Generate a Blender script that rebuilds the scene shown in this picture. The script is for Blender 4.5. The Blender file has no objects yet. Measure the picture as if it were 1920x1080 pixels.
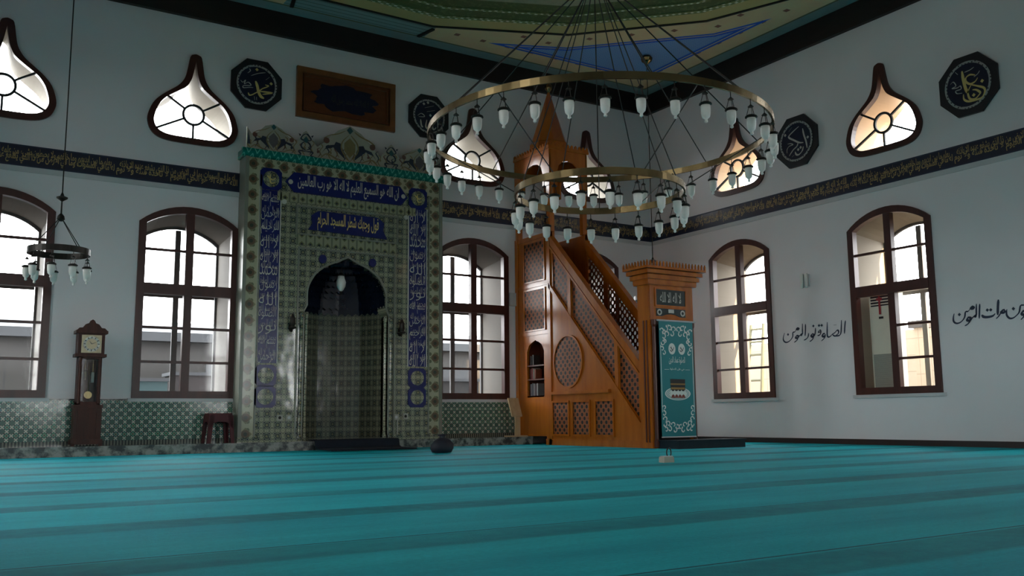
import bpy, bmesh, math, random
from mathutils import Vector, Matrix
from mathutils.geometry import delaunay_2d_cdt
random.seed(7)
SC = bpy.context.scene
COL = SC.collection
PI = math.pi

# ------------------------------------------------------------------ camera
def make_camera():
    yaw, pitch, roll = math.radians(32.38716), math.radians(7.97006), math.radians(-0.53602)
    f = Vector((math.sin(yaw)*math.cos(pitch), math.cos(yaw)*math.cos(pitch), math.sin(pitch)))
    r = Vector((math.cos(yaw), -math.sin(yaw), 0)); u = r.cross(f)
    c, s = math.cos(roll), math.sin(roll)
    r, u = c*r + s*u, c*u - s*r
    cam = bpy.data.cameras.new('camera'); o = bpy.data.objects.new('camera', cam); COL.objects.link(o)
    m = Matrix((r, u, -f)).transposed().to_4x4(); m.translation = (-14.7534, -16.92785, 0.54782)
    o.matrix_world = m
    cam.sensor_width = 36; cam.lens = 1739.5*36/1920; cam.clip_start = .05; cam.clip_end = 300
    SC.camera = o
make_camera()

# ------------------------------------------------------------------ node maths
class E:
    def __init__(s, nt, k): s.nt, s.k = nt, k
    def _o(s, op, *a):
        n = s.nt.nodes.new('ShaderNodeMath'); n.operation = op
        for i, v in enumerate((s,)+a):
            if isinstance(v, E): s.nt.links.new(v.k, n.inputs[i])
            else: n.inputs[i].default_value = v
        return E(s.nt, n.outputs[0])
    def __add__(s, b): return s._o('ADD', b)
    __radd__ = __add__
    def __sub__(s, b): return s._o('SUBTRACT', b)
    def __rsub__(s, b): return (s*-1)+b
    def __mul__(s, b): return s._o('MULTIPLY', b)
    __rmul__ = __mul__
    def __truediv__(s, b): return s._o('DIVIDE', b)
    def __lt__(s, b): return s._o('LESS_THAN', b)
    def __gt__(s, b): return s._o('GREATER_THAN', b)
    def abs(s): return s._o('ABSOLUTE')
    def fract(s): return s._o('FRACT')
    def floor(s): return s._o('FLOOR')
    def sqrt(s): return s._o('SQRT')
    def sin(s): return s._o('SINE')
    def max(s, b): return s._o('MAXIMUM', b)
    def min(s, b): return s._o('MINIMUM', b)
    def clamp(s):
        e = s._o('ADD', 0.0); e.k.node.use_clamp = True; return e
    def step(s, a, b):                      # soft step from a to b
        return ((s-a)*(1.0/(b-a))).clamp()
def lin(c):
    return tuple(((v/255)/12.92 if v/255 <= .04045 else ((v/255+.055)/1.055)**2.4) for v in c)+(1.0,)
class Ctx:
    def __init__(s, nt):
        s.nt = nt
        t = nt.nodes.new('ShaderNodeTexCoord'); sp = nt.nodes.new('ShaderNodeSeparateXYZ')
        s.vec = t.outputs['Object']; nt.links.new(s.vec, sp.inputs[0])
        s.x, s.y, s.z = (E(nt, sp.outputs[i]) for i in range(3))
    def noise(s, scale=5, detail=3, vec=None, stretch=None, rough=.5):
        n = s.nt.nodes.new('ShaderNodeTexNoise'); n.inputs['Scale'].default_value = scale
        n.inputs['Detail'].default_value = detail; n.inputs['Roughness'].default_value = rough
        v = vec or s.vec
        if stretch:
            m = s.nt.nodes.new('ShaderNodeMapping'); m.inputs['Scale'].default_value = stretch
            s.nt.links.new(v, m.inputs[0]); v = m.outputs[0]
        s.nt.links.new(v, n.inputs['Vector'])
        return E(s.nt, n.outputs['Fac'] if 'Fac' in n.outputs else n.outputs[0])
    def mix(s, f, a, b):
        n = s.nt.nodes.new('ShaderNodeMix'); n.data_type = 'RGBA'
        ins = [i for i in n.inputs if i.type == 'RGBA']; fac = n.inputs[0]
        for sock, v in ((fac, f), (ins[0], a), (ins[1], b)):
            if isinstance(v, E): s.nt.links.new(v.k, sock)
            elif isinstance(v, (int, float)): sock.default_value = v
            elif isinstance(v, tuple): sock.default_value = v
            else: s.nt.links.new(v, sock)
        return [o for o in n.outputs if o.type == 'RGBA'][0]
def mat(name, fn, rough=.5, metal=0., spec=.5, bump=None, alpha=None, sheen=0., emit=None, trans=0., coat=0.):
    m = bpy.data.materials.new(name); m.use_nodes = True; nt = m.node_tree
    b = nt.nodes['Principled BSDF']; c = Ctx(nt)
    v = fn(c) if callable(fn) else fn
    if isinstance(v, tuple): b.inputs['Base Color'].default_value = v
    else: nt.links.new(v, b.inputs['Base Color'])
    if callable(rough): nt.links.new(rough(c).k, b.inputs['Roughness'])
    else: b.inputs['Roughness'].default_value = rough
    b.inputs['Metallic'].default_value = metal; b.inputs['Specular IOR Level'].default_value = spec
    if sheen:
        b.inputs['Sheen Weight'].default_value = sheen; b.inputs['Sheen Roughness'].default_value = .35
        b.inputs['Sheen Tint'].default_value = (.5, .9, .9, 1)
    if coat: b.inputs['Coat Weight'].default_value = coat; b.inputs['Coat Roughness'].default_value = .14
    if trans: b.inputs['Transmission Weight'].default_value = trans
    if alpha: nt.links.new(alpha(c).k, b.inputs['Alpha'])
    if emit: b.inputs['Emission Color'].default_value = emit[0]; b.inputs['Emission Strength'].default_value = emit[1]
    if bump:
        n = nt.nodes.new('ShaderNodeBump'); n.inputs['Strength'].default_value = bump[1]; n.inputs['Distance'].default_value = bump[2]
        nt.links.new(bump[0](c).k, n.inputs['Height']); nt.links.new(n.outputs[0], b.inputs['Normal'])
    return m
def varied(col, amt=.25, scale=6, stretch=None):
    d = tuple(v*(1-amt) for v in col[:3])+(1,); l = tuple(min(1, v*(1+amt)) for v in col[:3])+(1,)
    return lambda c: c.mix(c.noise(scale, 4, stretch=stretch), d, l)
def woodf(dark, light, stretch, scale=3):
    def f(c):
        n = c.noise(scale, 5, stretch=stretch, rough=.6)
        return c.mix(n.step(.3, .7), dark, light)
    return f

M = {}
M['plaster'] = mat('plaster', varied((.785, .76, .765, 1), .05, 1.1), .75, spec=.25, bump=(lambda c: c.noise(3, 4), .15, .02))
M['white'] = mat('white_paint', varied((.55, .56, .56, 1), .05), .5)
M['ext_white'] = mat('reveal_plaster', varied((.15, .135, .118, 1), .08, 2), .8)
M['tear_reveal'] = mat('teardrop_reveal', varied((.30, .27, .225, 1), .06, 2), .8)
M['ext_warm_reveal'] = mat('warm_reveal', varied((.26, .22, .17, 1), .06, 2), .8)  # right wall's reveal plaster, warm sunlight put into its colour
M['tear_warm'] = mat('warm_teardrop_reveal', varied((.50, .38, .26, 1), .06, 2), .8)  # teardrop reveals of the right wall, sunlit warmth painted into the colour
M['frame'] = mat('window_wood', woodf((.040, .010, .008, 1), (.075, .018, .013, 1), (1, 1, .15), 6), .35)
M['frame_hi'] = mat('teardrop_wood', woodf((.045, .014, .011, 1), (.075, .022, .017, 1), (1, 1, 1), 4), .35)
M['lead'] = mat('lead_bar', (.012, .02, .024, 1), .5)
M['beam'] = mat('dark_beam', woodf((.0035, .0018, .0018, 1), (.009, .004, .0035, 1), (.3, .3, 3), 4), .55)
M['basebd'] = mat('dark_skirting', varied((.02, .007, .006, 1), .3), .4)
WOODD, WOODL = (.34, .080, .004, 1), (.50, .138, .008, 1)
M['wood'] = mat('minbar_wood', woodf(WOODD, WOODL, (2, 2, .25), 3), .25, coat=.3)
M['wood_red'] = mat('minbar_red_wood', woodf((.07, .016, .008, 1), (.12, .028, .011, 1), (2, 2, .25), 3), .3)
M['wood_lt'] = mat('pale_wood', woodf((.44, .29, .15, 1), (.56, .39, .22, 1), (4, 4, .5), 4), .5)
M['clockwood'] = mat('clock_wood', woodf((.035, .009, .006, 1), (.075, .02, .011, 1), (3, 3, .3), 5), .45, spec=.25)
M['dark'] = mat('dark_void', (.006, .005, .005, 1), .8)
M['black'] = mat('black_paint', (.008, .008, .010, 1), .5)
M['brass'] = mat('aged_brass', varied((.20, .145, .068, 1), .35, 5), .26, metal=1)
M['bronze'] = mat('dark_bronze', (.022, .019, .015, 1), .45, metal=.6)
M['cable'] = mat('steel_cable', (.02, .02, .018, 1), .5)
M['glassw'] = mat('frosted_glass', varied((.82, .80, .74, 1), .06, 20), .35, spec=.5, trans=.05)
M['gold'] = mat('gold_paint', (.66, .52, .18, 1), .45)
M['goldd'] = mat('dull_gold_paint', varied((.38, .27, .10, 1), .45, 8), .5)
M['cream'] = mat('cream_paint', (.36, .35, .28, 1), .5)
M['bead'] = mat('grey_bead_tile', varied((.20, .21, .165, 1), .2, 8), .3)
M['silver'] = mat('silver_paint', (.52, .52, .46, 1), .45)
M['goldf'] = mat('faded_gold_paint', (.05, .05, .035, 1), .5)
M['dotring'] = mat('dotted_ring', lambda c: c.mix((((c.x+c.y)/.06).fract() < .4)*((c.z/.06).fract() < .4), (.34, .35, .33, 1), (.03, .03, .035, 1)), .45)
M['navy'] = mat('navy_panel', varied((.007, .010, .030, 1), .4, 6), .35)
M['navyblk'] = mat('plaque_board', varied((.010, .012, .016, 1), .3, 6), .4)
M['blue'] = mat('cobalt_tile', varied((.008, .014, .115, 1), .35, 9), .25, spec=.4)
M['bluedk'] = mat('hood_tile', lambda c: c.mix((c.noise(30, 2).step(.70, .74)), c.mix(c.noise(6, 2), (.002, .004, .013, 1), (.005, .012, .028, 1)), (.06, .08, .11, 1)), .25, spec=.35)
M['outframe'] = mat('outer_sash', (.085, .080, .078, 1), .6)
M['crown_wave'] = mat('grey_crown', varied(lin((168, 168, 140)), .25, 8), .6)
M['ink'] = mat('navy_ink', (.014, .026, .060, 1), .6)

def cells(c, s, a='x', b='z', off=0.):
    u = (getattr(c, a)/s+off).fract()-.5; v = (getattr(c, b)/s).fract()-.5
    return u, v
def f_dado(c):
    u, v = cells(c, .135); d = u.abs()+v.abs(); r = (u*u+v*v).sqrt()
    u2, v2 = cells(c, .0675); r2 = (u2*u2+v2*v2).sqrt()
    n = c.noise(2.2, 3)
    base = c.mix(n.step(.35, .7), lin((50, 122, 96)), lin((60, 100, 104)))
    base = c.mix((d > .5), base, lin((74, 104, 92)))
    base = c.mix((d-.5).abs() < .085, base, lin((196, 198, 182)))
    base = c.mix((r < .17), base, lin((150, 168, 140)))
    base = c.mix((r < .10), base, lin((60, 70, 62)))
    base = c.mix(r2 < .17, base, lin((46, 44, 48)))
    base = c.mix((c.z < .235), base, c.mix((c.x/.05).fract() < .5, lin((120, 124, 110)), lin((44, 52, 50))))
    return base
M['dado'] = mat('dado_tile', f_dado, .14, spec=.6, bump=(lambda c: c.noise(5, 2), .12, .02))
def f_field(c):
    u, v = cells(c, .20); r = (u*u+v*v).sqrt(); d = u.abs()+v.abs()
    u2, v2 = cells(c, .10); r2 = (u2*u2+v2*v2).sqrt(); d2 = u2.abs()+v2.abs()
    b = c.mix(c.noise(1.6, 3), lin((156, 156, 128)), lin((178, 176, 148)))
    b = c.mix((d - .40).abs() < .055, b, lin((108, 114, 94)))
    b = c.mix((d2 - .42).abs() < .10, b, lin((98, 104, 88)))
    b = c.mix(r < .20, b, lin((54, 62, 62)))
    b = c.mix(r < .11, b, lin((134, 128, 92)))
    b = c.mix(r2 < .16, b, lin((50, 54, 66)))
    b = c.mix((u.abs() > .48).max(v.abs() > .48), b, lin((124, 126, 106)))
    return b
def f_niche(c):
    c.x = c.x.abs()-c.y; return c.mix(.45, f_field(c), (.012, .014, .010, 1))  # field tile mixed towards black: shade of the recess put into the colour
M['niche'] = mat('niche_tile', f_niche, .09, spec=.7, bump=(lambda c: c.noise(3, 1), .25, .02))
M['field'] = mat('mihrab_field_tile', f_field, .09, spec=.7, bump=(lambda c: c.noise(3, 1), .25, .02))
def f_floral(c):
    u, v = cells(c, .29); r = (u*u+v*v).sqrt(); d = u.abs()+v.abs()
    u2, v2 = cells(c, .145, off=.25); r2 = (u2*u2+v2*v2).sqrt()
    b = c.mix(c.noise(3, 3), lin((160, 158, 130)), lin((182, 178, 150)))
    b = c.mix(r2 < .24, b, lin((104, 108, 84)))
    b = c.mix(d < .40, b, lin((126, 120, 92)))
    b = c.mix(r < .25, b, lin((102, 84, 66)))
    b = c.mix(r < .12, b, lin((60, 66, 54)))
    return b
M['floral'] = mat('floral_border_tile', f_floral, .14, spec=.6)
def f_small(c):
    u, v = cells(c, .17); d = u.abs()+v.abs(); r = (u*u+v*v).sqrt()
    b = c.mix(d < .33, lin((150, 152, 124)), lin((110, 112, 78)))
    b = c.mix((u.abs() > .40), b, lin((112, 116, 96)))
    return c.mix(r < .13, b, lin((52, 56, 60)))
M['small'] = mat('palmette_tile', f_small, .14, spec=.6)
def f_teal(c):
    u = ((c.x/.16).fract()-.5).abs(); v = (c.z/.15).fract()
    return c.mix(((u*2-v).abs() < .14), c.mix(c.noise(8, 2), lin((4, 92, 82)), lin((14, 122, 106))), lin((84, 168, 150)))
M['teal'] = mat('teal_moulding', f_teal, .25)
def f_marble(c):
    n = c.noise(5, 6, rough=.7); return c.mix(n.step(.42, .58), lin((58, 62, 62)), lin((150, 150, 142)))
M['marble'] = mat('grey_marble', f_marble, .2)
def f_carpet(c):
    t = ((c.y+12.85)/1.45+c.noise(.9, 4)*.05-.025).fract()               # dark border sits at the top end of each row
    band = t.step(.70, .735)*(1-t.step(.965, .985))
    seam = (((c.y+12.85)/1.45).fract() > .988)
    n = c.noise(1.1, 5, stretch=(.3, 1.6, 1), rough=.65); n2 = c.noise(60, 2, stretch=(.5, 1, 1)); n3 = c.noise(.35, 2)
    base = c.mix(n.step(.25, .75), lin((0, 156, 176)), lin((44, 216, 224)))
    base = c.mix(n3.step(.35, .7)*.5, base, lin((0, 162, 168)))
    base = c.mix(n2.step(.3, .7)*.25, base, lin((0, 120, 134)))
    dk = c.mix(c.noise(9, 4).step(.3, .7), lin((8, 100, 112)), lin((22, 132, 138)))
    base = c.mix(band*(c.noise(.6, 3, stretch=(.5, 2, 1)).step(.2, .62)*.55+.25), base, dk)
    return c.mix(seam*.8, base, lin((10, 40, 58)))
M['carpet'] = mat('teal_carpet', f_carpet, .75, spec=.10, bump=(lambda c: c.noise(90, 3), .35, .008))
M['carpet'].node_tree.nodes['Principled BSDF'].inputs['Specular Tint'].default_value = (.30, .88, .92, 1)
# wooden lattice with round piercings
def holes(c, a, b, s, rad):
    u = (getattr(c, a)/s).fract()-.5; v = (getattr(c, b)/s).fract()-.5
    u2 = (getattr(c, a)/s+.5).fract()-.5; v2 = (getattr(c, b)/s+.5).fract()-.5
    r = (u*u+v*v).sqrt(); r2 = (u2*u2+v2*v2).sqrt()
    return r.min(r2), (u.abs()-v.abs()).abs()
def lattice(name, through):
    def col(c):
        r, g = holes(c, 'y', 'z', .150, .2)
        b = c.mix(c.noise(4, 3), lin((122, 62, 28)), lin((148, 78, 36)))
        b = c.mix(g < .07, b, lin((136, 76, 40)))
        b = c.mix((r-.27).abs() < .045, b, lin((150, 88, 50)))
        return c.mix(r < .24, b, lin((12, 7, 6)))
    al = (lambda c: 1-(holes(c, 'y', 'z', .150, .2)[0] < .27)) if through else None
    return mat(name, col, .5, alpha=al, spec=.25)
M['lattice'] = lattice('carved_lattice', False)
M['lattice_open'] = lattice('pierced_lattice', True)
# painted ceiling
CX, CY = -7.92, -8.1
lin2 = lambda c: tuple(min(.9, 2.9*v) for v in lin(c)[:3])+(1.0,)
def f_ceil(c):
    ax = (c.x-CX).abs(); ay = (c.y-CY).abs()
    r = ax.max(ay)
    for k in (22.5, 45, 67.5):
        r = r.max(ax*math.sin(math.radians(k))+ay*math.cos(math.radians(k)))
    wd = (c.x*-1).min(c.y*-1).min(c.x+15.9).min(c.y+16.2)     # distance to the nearest wall line
    wn = c.noise(3, 4, stretch=(1, 1, 1))
    grey = c.mix(wn, lin2((78, 92, 94)), lin2((96, 108, 108)))
    pink = c.mix(wn, lin2((150, 122, 96)), lin2((170, 140, 110)))
    blue = c.mix(((c.x/.06).fract() < .35).max((c.y/.06).fract() < .3)*.6, lin2((66, 96, 140)), lin2((104, 124, 150)))
    dkb = lin2((26, 62, 140))
    col = pink
    tri = (wd > .90)*(r > 7.72)
    col = c.mix(tri, col, dkb)
    col = c.mix((wd > .97)*(r > 7.79), col, pink)
    col = c.mix((wd > 1.0)*(r > 7.82), col, dkb)
    col = c.mix((wd > 1.07)*(r > 7.90), col, blue)
    dot = (((c.x/.62).fract()-.5).abs() < .09)*((((c.y/.62).fract()-.5).abs()) < .09)
    col = c.mix(dot*(1-tri), col, lin2((96, 58, 48)))
    # straight panels between the corner fields
    side = (ax < 1.5).max(ay < 1.5)
    lines = (((r/.14).fract()) < .16)
    col = c.mix(side*(r > 7.1), col, c.mix(lines, lin2((92, 108, 108)), lin2((62, 72, 66))))
    col = c.mix((wd > .42)*(wd < .47), col, lin2((70, 72, 52)))
    col = c.mix((wd < .42), col, grey)
    col = c.mix((r > 7.03)*(r < 7.10), col, lin2((44, 34, 22)))
    col = c.mix((r < 7.03), col, lin2((128, 116, 78)))
    return col
M['ceiling'] = mat('painted_ceiling', f_ceil, .6, spec=.3)
def f_crown(a, b, s):
    def f(c):
        n = c.noise(s, 3, rough=.7); return c.mix(n.step(.52, .62), a, b)
    return f
def f_florets(c):
    u = ((c.x+c.y)/.17).fract()-.5; v = ((c.x-c.y)/.17).fract()-.5
    n = c.noise(6, 2)
    b = c.mix(n.step(.4, .6), lin2((66, 76, 42)), lin2((88, 94, 56)))
    return c.mix((u.abs()+v.abs()) < .36, b, lin2((176, 178, 140)))
M['crown_green'] = mat('green_crown', f_crown(lin2((50, 60, 32)), lin2((66, 74, 42)), 9), .6)
M['crown_light'] = mat('floret_crown', f_florets, .6)
M['crown_ochre'] = mat('ochre_crown', f_crown(lin2((124, 116, 80)), lin2((92, 82, 52)), 5), .6)
M['crown_red'] = mat('red_dome', f_crown(lin((44, 14, 12)), lin((62, 22, 18)), 5), .6)
def glass_pane():
    m = bpy.data.materials.new('window_glass'); m.use_nodes = True; nt = m.node_tree
    for n in list(nt.nodes):
        if n.type != 'OUTPUT_MATERIAL': nt.nodes.remove(n)
    out = [n for n in nt.nodes if n.type == 'OUTPUT_MATERIAL'][0]
    t = nt.nodes.new('ShaderNodeBsdfTransparent'); t.inputs[0].default_value = (.94, .96, .96, 1)
    g = nt.nodes.new('ShaderNodeBsdfGlossy'); g.inputs['Roughness'].default_value = .05
    f = nt.nodes.new('ShaderNodeFresnel'); f.inputs[0].default_value = 1.45
    mx = nt.nodes.new('ShaderNodeMixShader')
    nt.links.new(f.outputs[0], mx.inputs[0]); nt.links.new(t.outputs[0], mx.inputs[1]); nt.links.new(g.outputs[0], mx.inputs[2])
    nt.links.new(mx.outputs[0], out.inputs[0]); return m
M['pane'] = glass_pane()

# ------------------------------------------------------------------ meshes
class MB:
    def __init__(s): s.v, s.f, s.m, s.sm = [], [], [], []; s.cur = 0; s.smooth = False
    def add(s, vs, fs):
        b = len(s.v); s.v += [tuple(p) for p in vs]
        for f in fs: s.f.append(tuple(b+i for i in f)); s.m.append(s.cur); s.sm.append(s.smooth)
    def box(s, x0, x1, y0, y1, z0, z1):
        x0, x1 = min(x0, x1), max(x0, x1); y0, y1 = min(y0, y1), max(y0, y1); z0, z1 = min(z0, z1), max(z0, z1)
        s.add([(x0,y0,z0),(x1,y0,z0),(x1,y1,z0),(x0,y1,z0),(x0,y0,z1),(x1,y0,z1),(x1,y1,z1),(x0,y1,z1)],
              [(0,3,2,1),(4,5,6,7),(0,1,5,4),(1,2,6,5),(2,3,7,6),(3,0,4,7)]); return s
    def prism(s, pts, fr, n0, n1, holes=(), caps=(True, True)):
        """polygon (2-D, with holes) carried by frame fr(a,b,n), from depth n0 to n1"""
        loops = [pts]+list(holes); tris, vv = fill(pts, holes)
        for n, on in ((n0, caps[0]), (n1, caps[1])):
            if on: s.add([fr(a, b, n) for a, b in vv], tris)
        for lp in loops:
            k = len(lp)
            s.add([fr(a, b, n0) for a, b in lp]+[fr(a, b, n1) for a, b in lp], [(i, (i+1) % k, k+(i+1) % k, k+i) for i in range(k)])
        return s
    def flat(s, pts, fr, n=0.):
        tris, vv = fill(pts, ()); s.add([fr(a, b, n) for a, b in vv], tris); return s
    def tube(s, pts, r, seg=6, cap=True):
        pts = [Vector(p) for p in pts]; rs = r if isinstance(r, (list, tuple)) else [r]*len(pts)
        t0 = (pts[1]-pts[0]).normalized(); a = t0.orthogonal().normalized(); vs = []
        for i, p in enumerate(pts):
            t = (pts[min(i+1, len(pts)-1)]-pts[max(i-1, 0)]).normalized()
            a = (a-t*a.dot(t)).normalized(); b = t.cross(a)
            vs += [p+(a*math.cos(2*PI*k/seg)+b*math.sin(2*PI*k/seg))*rs[i] for k in range(seg)]
        fs = [(i*seg+k, i*seg+(k+1) % seg, (i+1)*seg+(k+1) % seg, (i+1)*seg+k) for i in range(len(pts)-1) for k in range(seg)]
        if cap: fs += [tuple(range(seg))[::-1], tuple((len(pts)-1)*seg+k for k in range(seg))]
        s.add(vs, fs); return s
    def lathe(s, prof, c=(0, 0, 0), seg=16, ph=0.):
        vs = [(c[0]+r*math.cos(ph+2*PI*k/seg), c[1]+r*math.sin(ph+2*PI*k/seg), c[2]+z) for r, z in prof for k in range(seg)]
        fs = [(i*seg+k, i*seg+(k+1) % seg, (i+1)*seg+(k+1) % seg, (i+1)*seg+k) for i in range(len(prof)-1) for k in range(seg)]
        fs += [tuple(range(seg))[::-1], tuple((len(prof)-1)*seg+k for k in range(seg))]
        s.add(vs, fs); return s
    def ring(s, c, r, t, h, seg=72):
        return s.lathe2([(r-t, 0), (r+t, 0), (r+t, h), (r-t, h)], c, seg)
    def lathe2(s, prof, c, seg):
        n = len(prof)
        vs = [(c[0]+r*math.cos(2*PI*k/seg), c[1]+r*math.sin(2*PI*k/seg), c[2]+z) for r, z in prof for k in range(seg)]
        s.add(vs, [(i*seg+k, i*seg+(k+1) % seg, ((i+1) % n)*seg+(k+1) % seg, ((i+1) % n)*seg+k) for i in range(n) for k in range(seg)]); return s
    def build(s, name, mats, parent=None, origin=None, recalc=True):
        org = Vector(origin) if origin is not None else (ORG.get(parent.name, Vector()) if parent else Vector())
        me = bpy.data.meshes.new(name)
        me.from_pydata([tuple(Vector(p)-org) for p in s.v], [], s.f)
        mats = mats if isinstance(mats, list) else [mats]
        for k in mats: me.materials.append(M[k])
        me.polygons.foreach_set('material_index', s.m); me.polygons.foreach_set('use_smooth', s.sm)
        if recalc:
            bm = bmesh.new(); bm.from_mesh(me); bmesh.ops.remove_doubles(bm, verts=bm.verts, dist=1e-5)
            bmesh.ops.recalc_face_normals(bm, faces=bm.faces); bm.to_mesh(me); bm.free()
        me.update()
        o = bpy.data.objects.new(name, me); COL.objects.link(o)
        if parent: o.parent = parent; ORG[o.name] = org
        else: o.location = org; ORG[o.name] = org
        return o
ORG = {}
def fill(pts, holes=()):
    vs = [Vector(p) for p in pts]; n = len(pts); ed = [(i, (i+1) % n) for i in range(n)]
    for h in holes:
        b = len(vs); k = len(h); vs += [Vector(p) for p in h]; ed += [(b+i, b+(i+1) % k) for i in range(k)]
    ov, _, of, *_ = delaunay_2d_cdt(vs, ed, [], 0, 1e-6)
    def inside(p, lp):
        c = False; j = len(lp)-1
        for i in range(len(lp)):
            if (lp[i][1] > p[1]) != (lp[j][1] > p[1]) and p[0] < (lp[j][0]-lp[i][0])*(p[1]-lp[i][1])/(lp[j][1]-lp[i][1])+lp[i][0]: c = not c
            j = i
        return c
    tr = []
    for f in of:
        q = (sum(ov[i][0] for i in f)/len(f), sum(ov[i][1] for i in f)/len(f))
        if inside(q, pts) and not any(inside(q, h) for h in holes): tr.append(tuple(f))
    return tr, [(p[0], p[1]) for p in ov]
def tag(o, label=None, cat=None, group=None, kind=None):
    if label: o['label'] = label
    if cat: o['category'] = cat
    if group: o['group'] = group
    if kind: o['kind'] = kind
    return o
def thing(name, loc, label, cat, group=None, kind=None):
    o = bpy.data.objects.new(name, None); o.empty_display_size = .1; COL.objects.link(o); o.location = loc
    ORG[o.name] = Vector(loc); return tag(o, label, cat, group, kind)
def struct(o): o['kind'] = 'structure'; return o
def copy_tree(o, parent=None):
    c = o.copy(); COL.objects.link(c)
    if parent: c.parent = parent
    for ch in o.children: copy_tree(ch, c)
    return c
# wall frames: a = to the right as seen from the room, b = up, n = outwards through the wall
BACK = -18.6
F_front = lambda a, b, n: (a, n, b)
F_right = lambda a, b, n: (n, -a, b)
F_left = lambda a, b, n: (-15.9-n, a, b)
F_back = lambda a, b, n: (-a, BACK-n, b)
def sub(fr, a0, b0, n0=0.):
    return lambda a, b, n: fr(a0+a, b0+b, n0+n)
def rect(a0, a1, b0, b1): return [(a0, b0), (a1, b0), (a1, b1), (a0, b1)]
def ell(ca, cb, ra, rb, k=24, ph=0.): return [(ca+ra*math.cos(ph+2*PI*i/k), cb+rb*math.sin(ph+2*PI*i/k)) for i in range(k)]
def smooth(pts, k=5):
    if len(pts) < 3: return pts
    P = [pts[0]]+list(pts)+[pts[-1]]; out = []
    for i in range(1, len(P)-2):
        for j in range(k):
            t = j/k; out.append(tuple(.5*((2*P[i][d])+(-P[i-1][d]+P[i+1][d])*t+(2*P[i-1][d]-5*P[i][d]+4*P[i+1][d]-P[i+2][d])*t*t+(-P[i-1][d]+3*P[i][d]-3*P[i+1][d]+P[i+2][d])*t**3) for d in (0, 1)))
    out.append(tuple(pts[-1])); return out
def ribbon(mb, fr, pts, w, n, taper=True):
    pts = smooth(pts); k = len(pts); L, R = [], []
    for i, p in enumerate(pts):
        q0, q1 = pts[max(i-1, 0)], pts[min(i+1, k-1)]; tx, ty = q1[0]-q0[0], q1[1]-q0[1]; l = math.hypot(tx, ty) or 1
        nib = abs(tx*.6-ty*.8)/l                                    # broad-nib thick and thin
        h = w*.5*(.55+.55*nib)
        if taper: h *= min(1, .45+3*min(i, k-1-i)/k)
        L.append((p[0]-ty/l*h, p[1]+tx/l*h)); R.append((p[0]+ty/l*h, p[1]-tx/l*h))
    mb.add([fr(a, b, n) for a, b in L]+[fr(a, b, n) for a, b in R], [(i, i+1, k+i+1, k+i) for i in range(k-1)])
def strokes(mb, fr, data, unit, n):
    for w, pts in data:
        if len(pts) == 1:
            a, b = pts[0]; r = unit*.75; mb.add([fr(a-r, b, n), fr(a, b-r, n), fr(a+r, b, n), fr(a, b+r, n)], [(0, 1, 2, 3)])
        else: ribbon(mb, fr, pts, unit*(.35, .8, 1.15, 1.5)[int(w)-1], n)
# Arabic letters: joined forms, set right to left
_AR = {}
for ch, code in zip('بتثجحخسشصضطظعغفقكلمنهي', (0xFE8F,0xFE95,0xFE99,0xFE9D,0xFEA1,0xFEA5,0xFEB1,0xFEB5,0xFEB9,0xFEBD,0xFEC1,0xFEC5,0xFEC9,0xFECD,0xFED1,0xFED5,0xFED9,0xFEDD,0xFEE1,0xFEE5,0xFEE9,0xFEF1)):
    _AR[ch] = (code, code+1, code+2, code+3)
for ch, code in zip('اةدذرزوىآأؤ', (0xFE8D,0xFE93,0xFEA9,0xFEAB,0xFEAD,0xFEAF,0xFEED,0xFEEF,0xFE81,0xFE83,0xFE85)):
    _AR[ch] = (code, code+1)
_AR['L'] = (0xFEFB, 0xFEFC)
def shape(s):
    s = s.replace('لا', 'L'); out = []
    for i, ch in enumerate(s):
        if ch not in _AR: out.append(ch); continue
        pj = i > 0 and s[i-1] in _AR and len(_AR[s[i-1]]) == 4; nj = i+1 < len(s) and s[i+1] in _AR
        fm = _AR[ch]
        k = (3 if nj else 1) if pj and len(fm) == 4 else (1 if pj else (2 if nj and len(fm) == 4 else 0))
        out.append(chr(fm[k]))
    return ''.join(out[::-1])
def text_into(mb, fr, s, a0, a1, b0, b1, n, bold=0.):
    cu = bpy.data.curves.new('t', 'FONT'); cu.body = shape(s); cu.resolution_u = 2; cu.offset = bold
    o = bpy.data.objects.new('t', cu); COL.objects.link(o); bpy.context.view_layer.update()
    me = o.evaluated_get(bpy.context.evaluated_depsgraph_get()).to_mesh()
    vs = [(v.co.x, v.co.y) for v in me.vertices]; fs = [tuple(p.vertices) for p in me.polygons]
    if vs:
        x0, x1 = min(v[0] for v in vs), max(v[0] for v in vs); y0, y1 = min(v[1] for v in vs), max(v[1] for v in vs)
        mb.add([fr(a0+(x-x0)/(x1-x0)*(a1-a0), b0+(y-y0)/(y1-y0)*(b1-b0), n) for x, y in vs], fs)
    bpy.data.objects.remove(o); bpy.data.curves.remove(cu)
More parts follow.
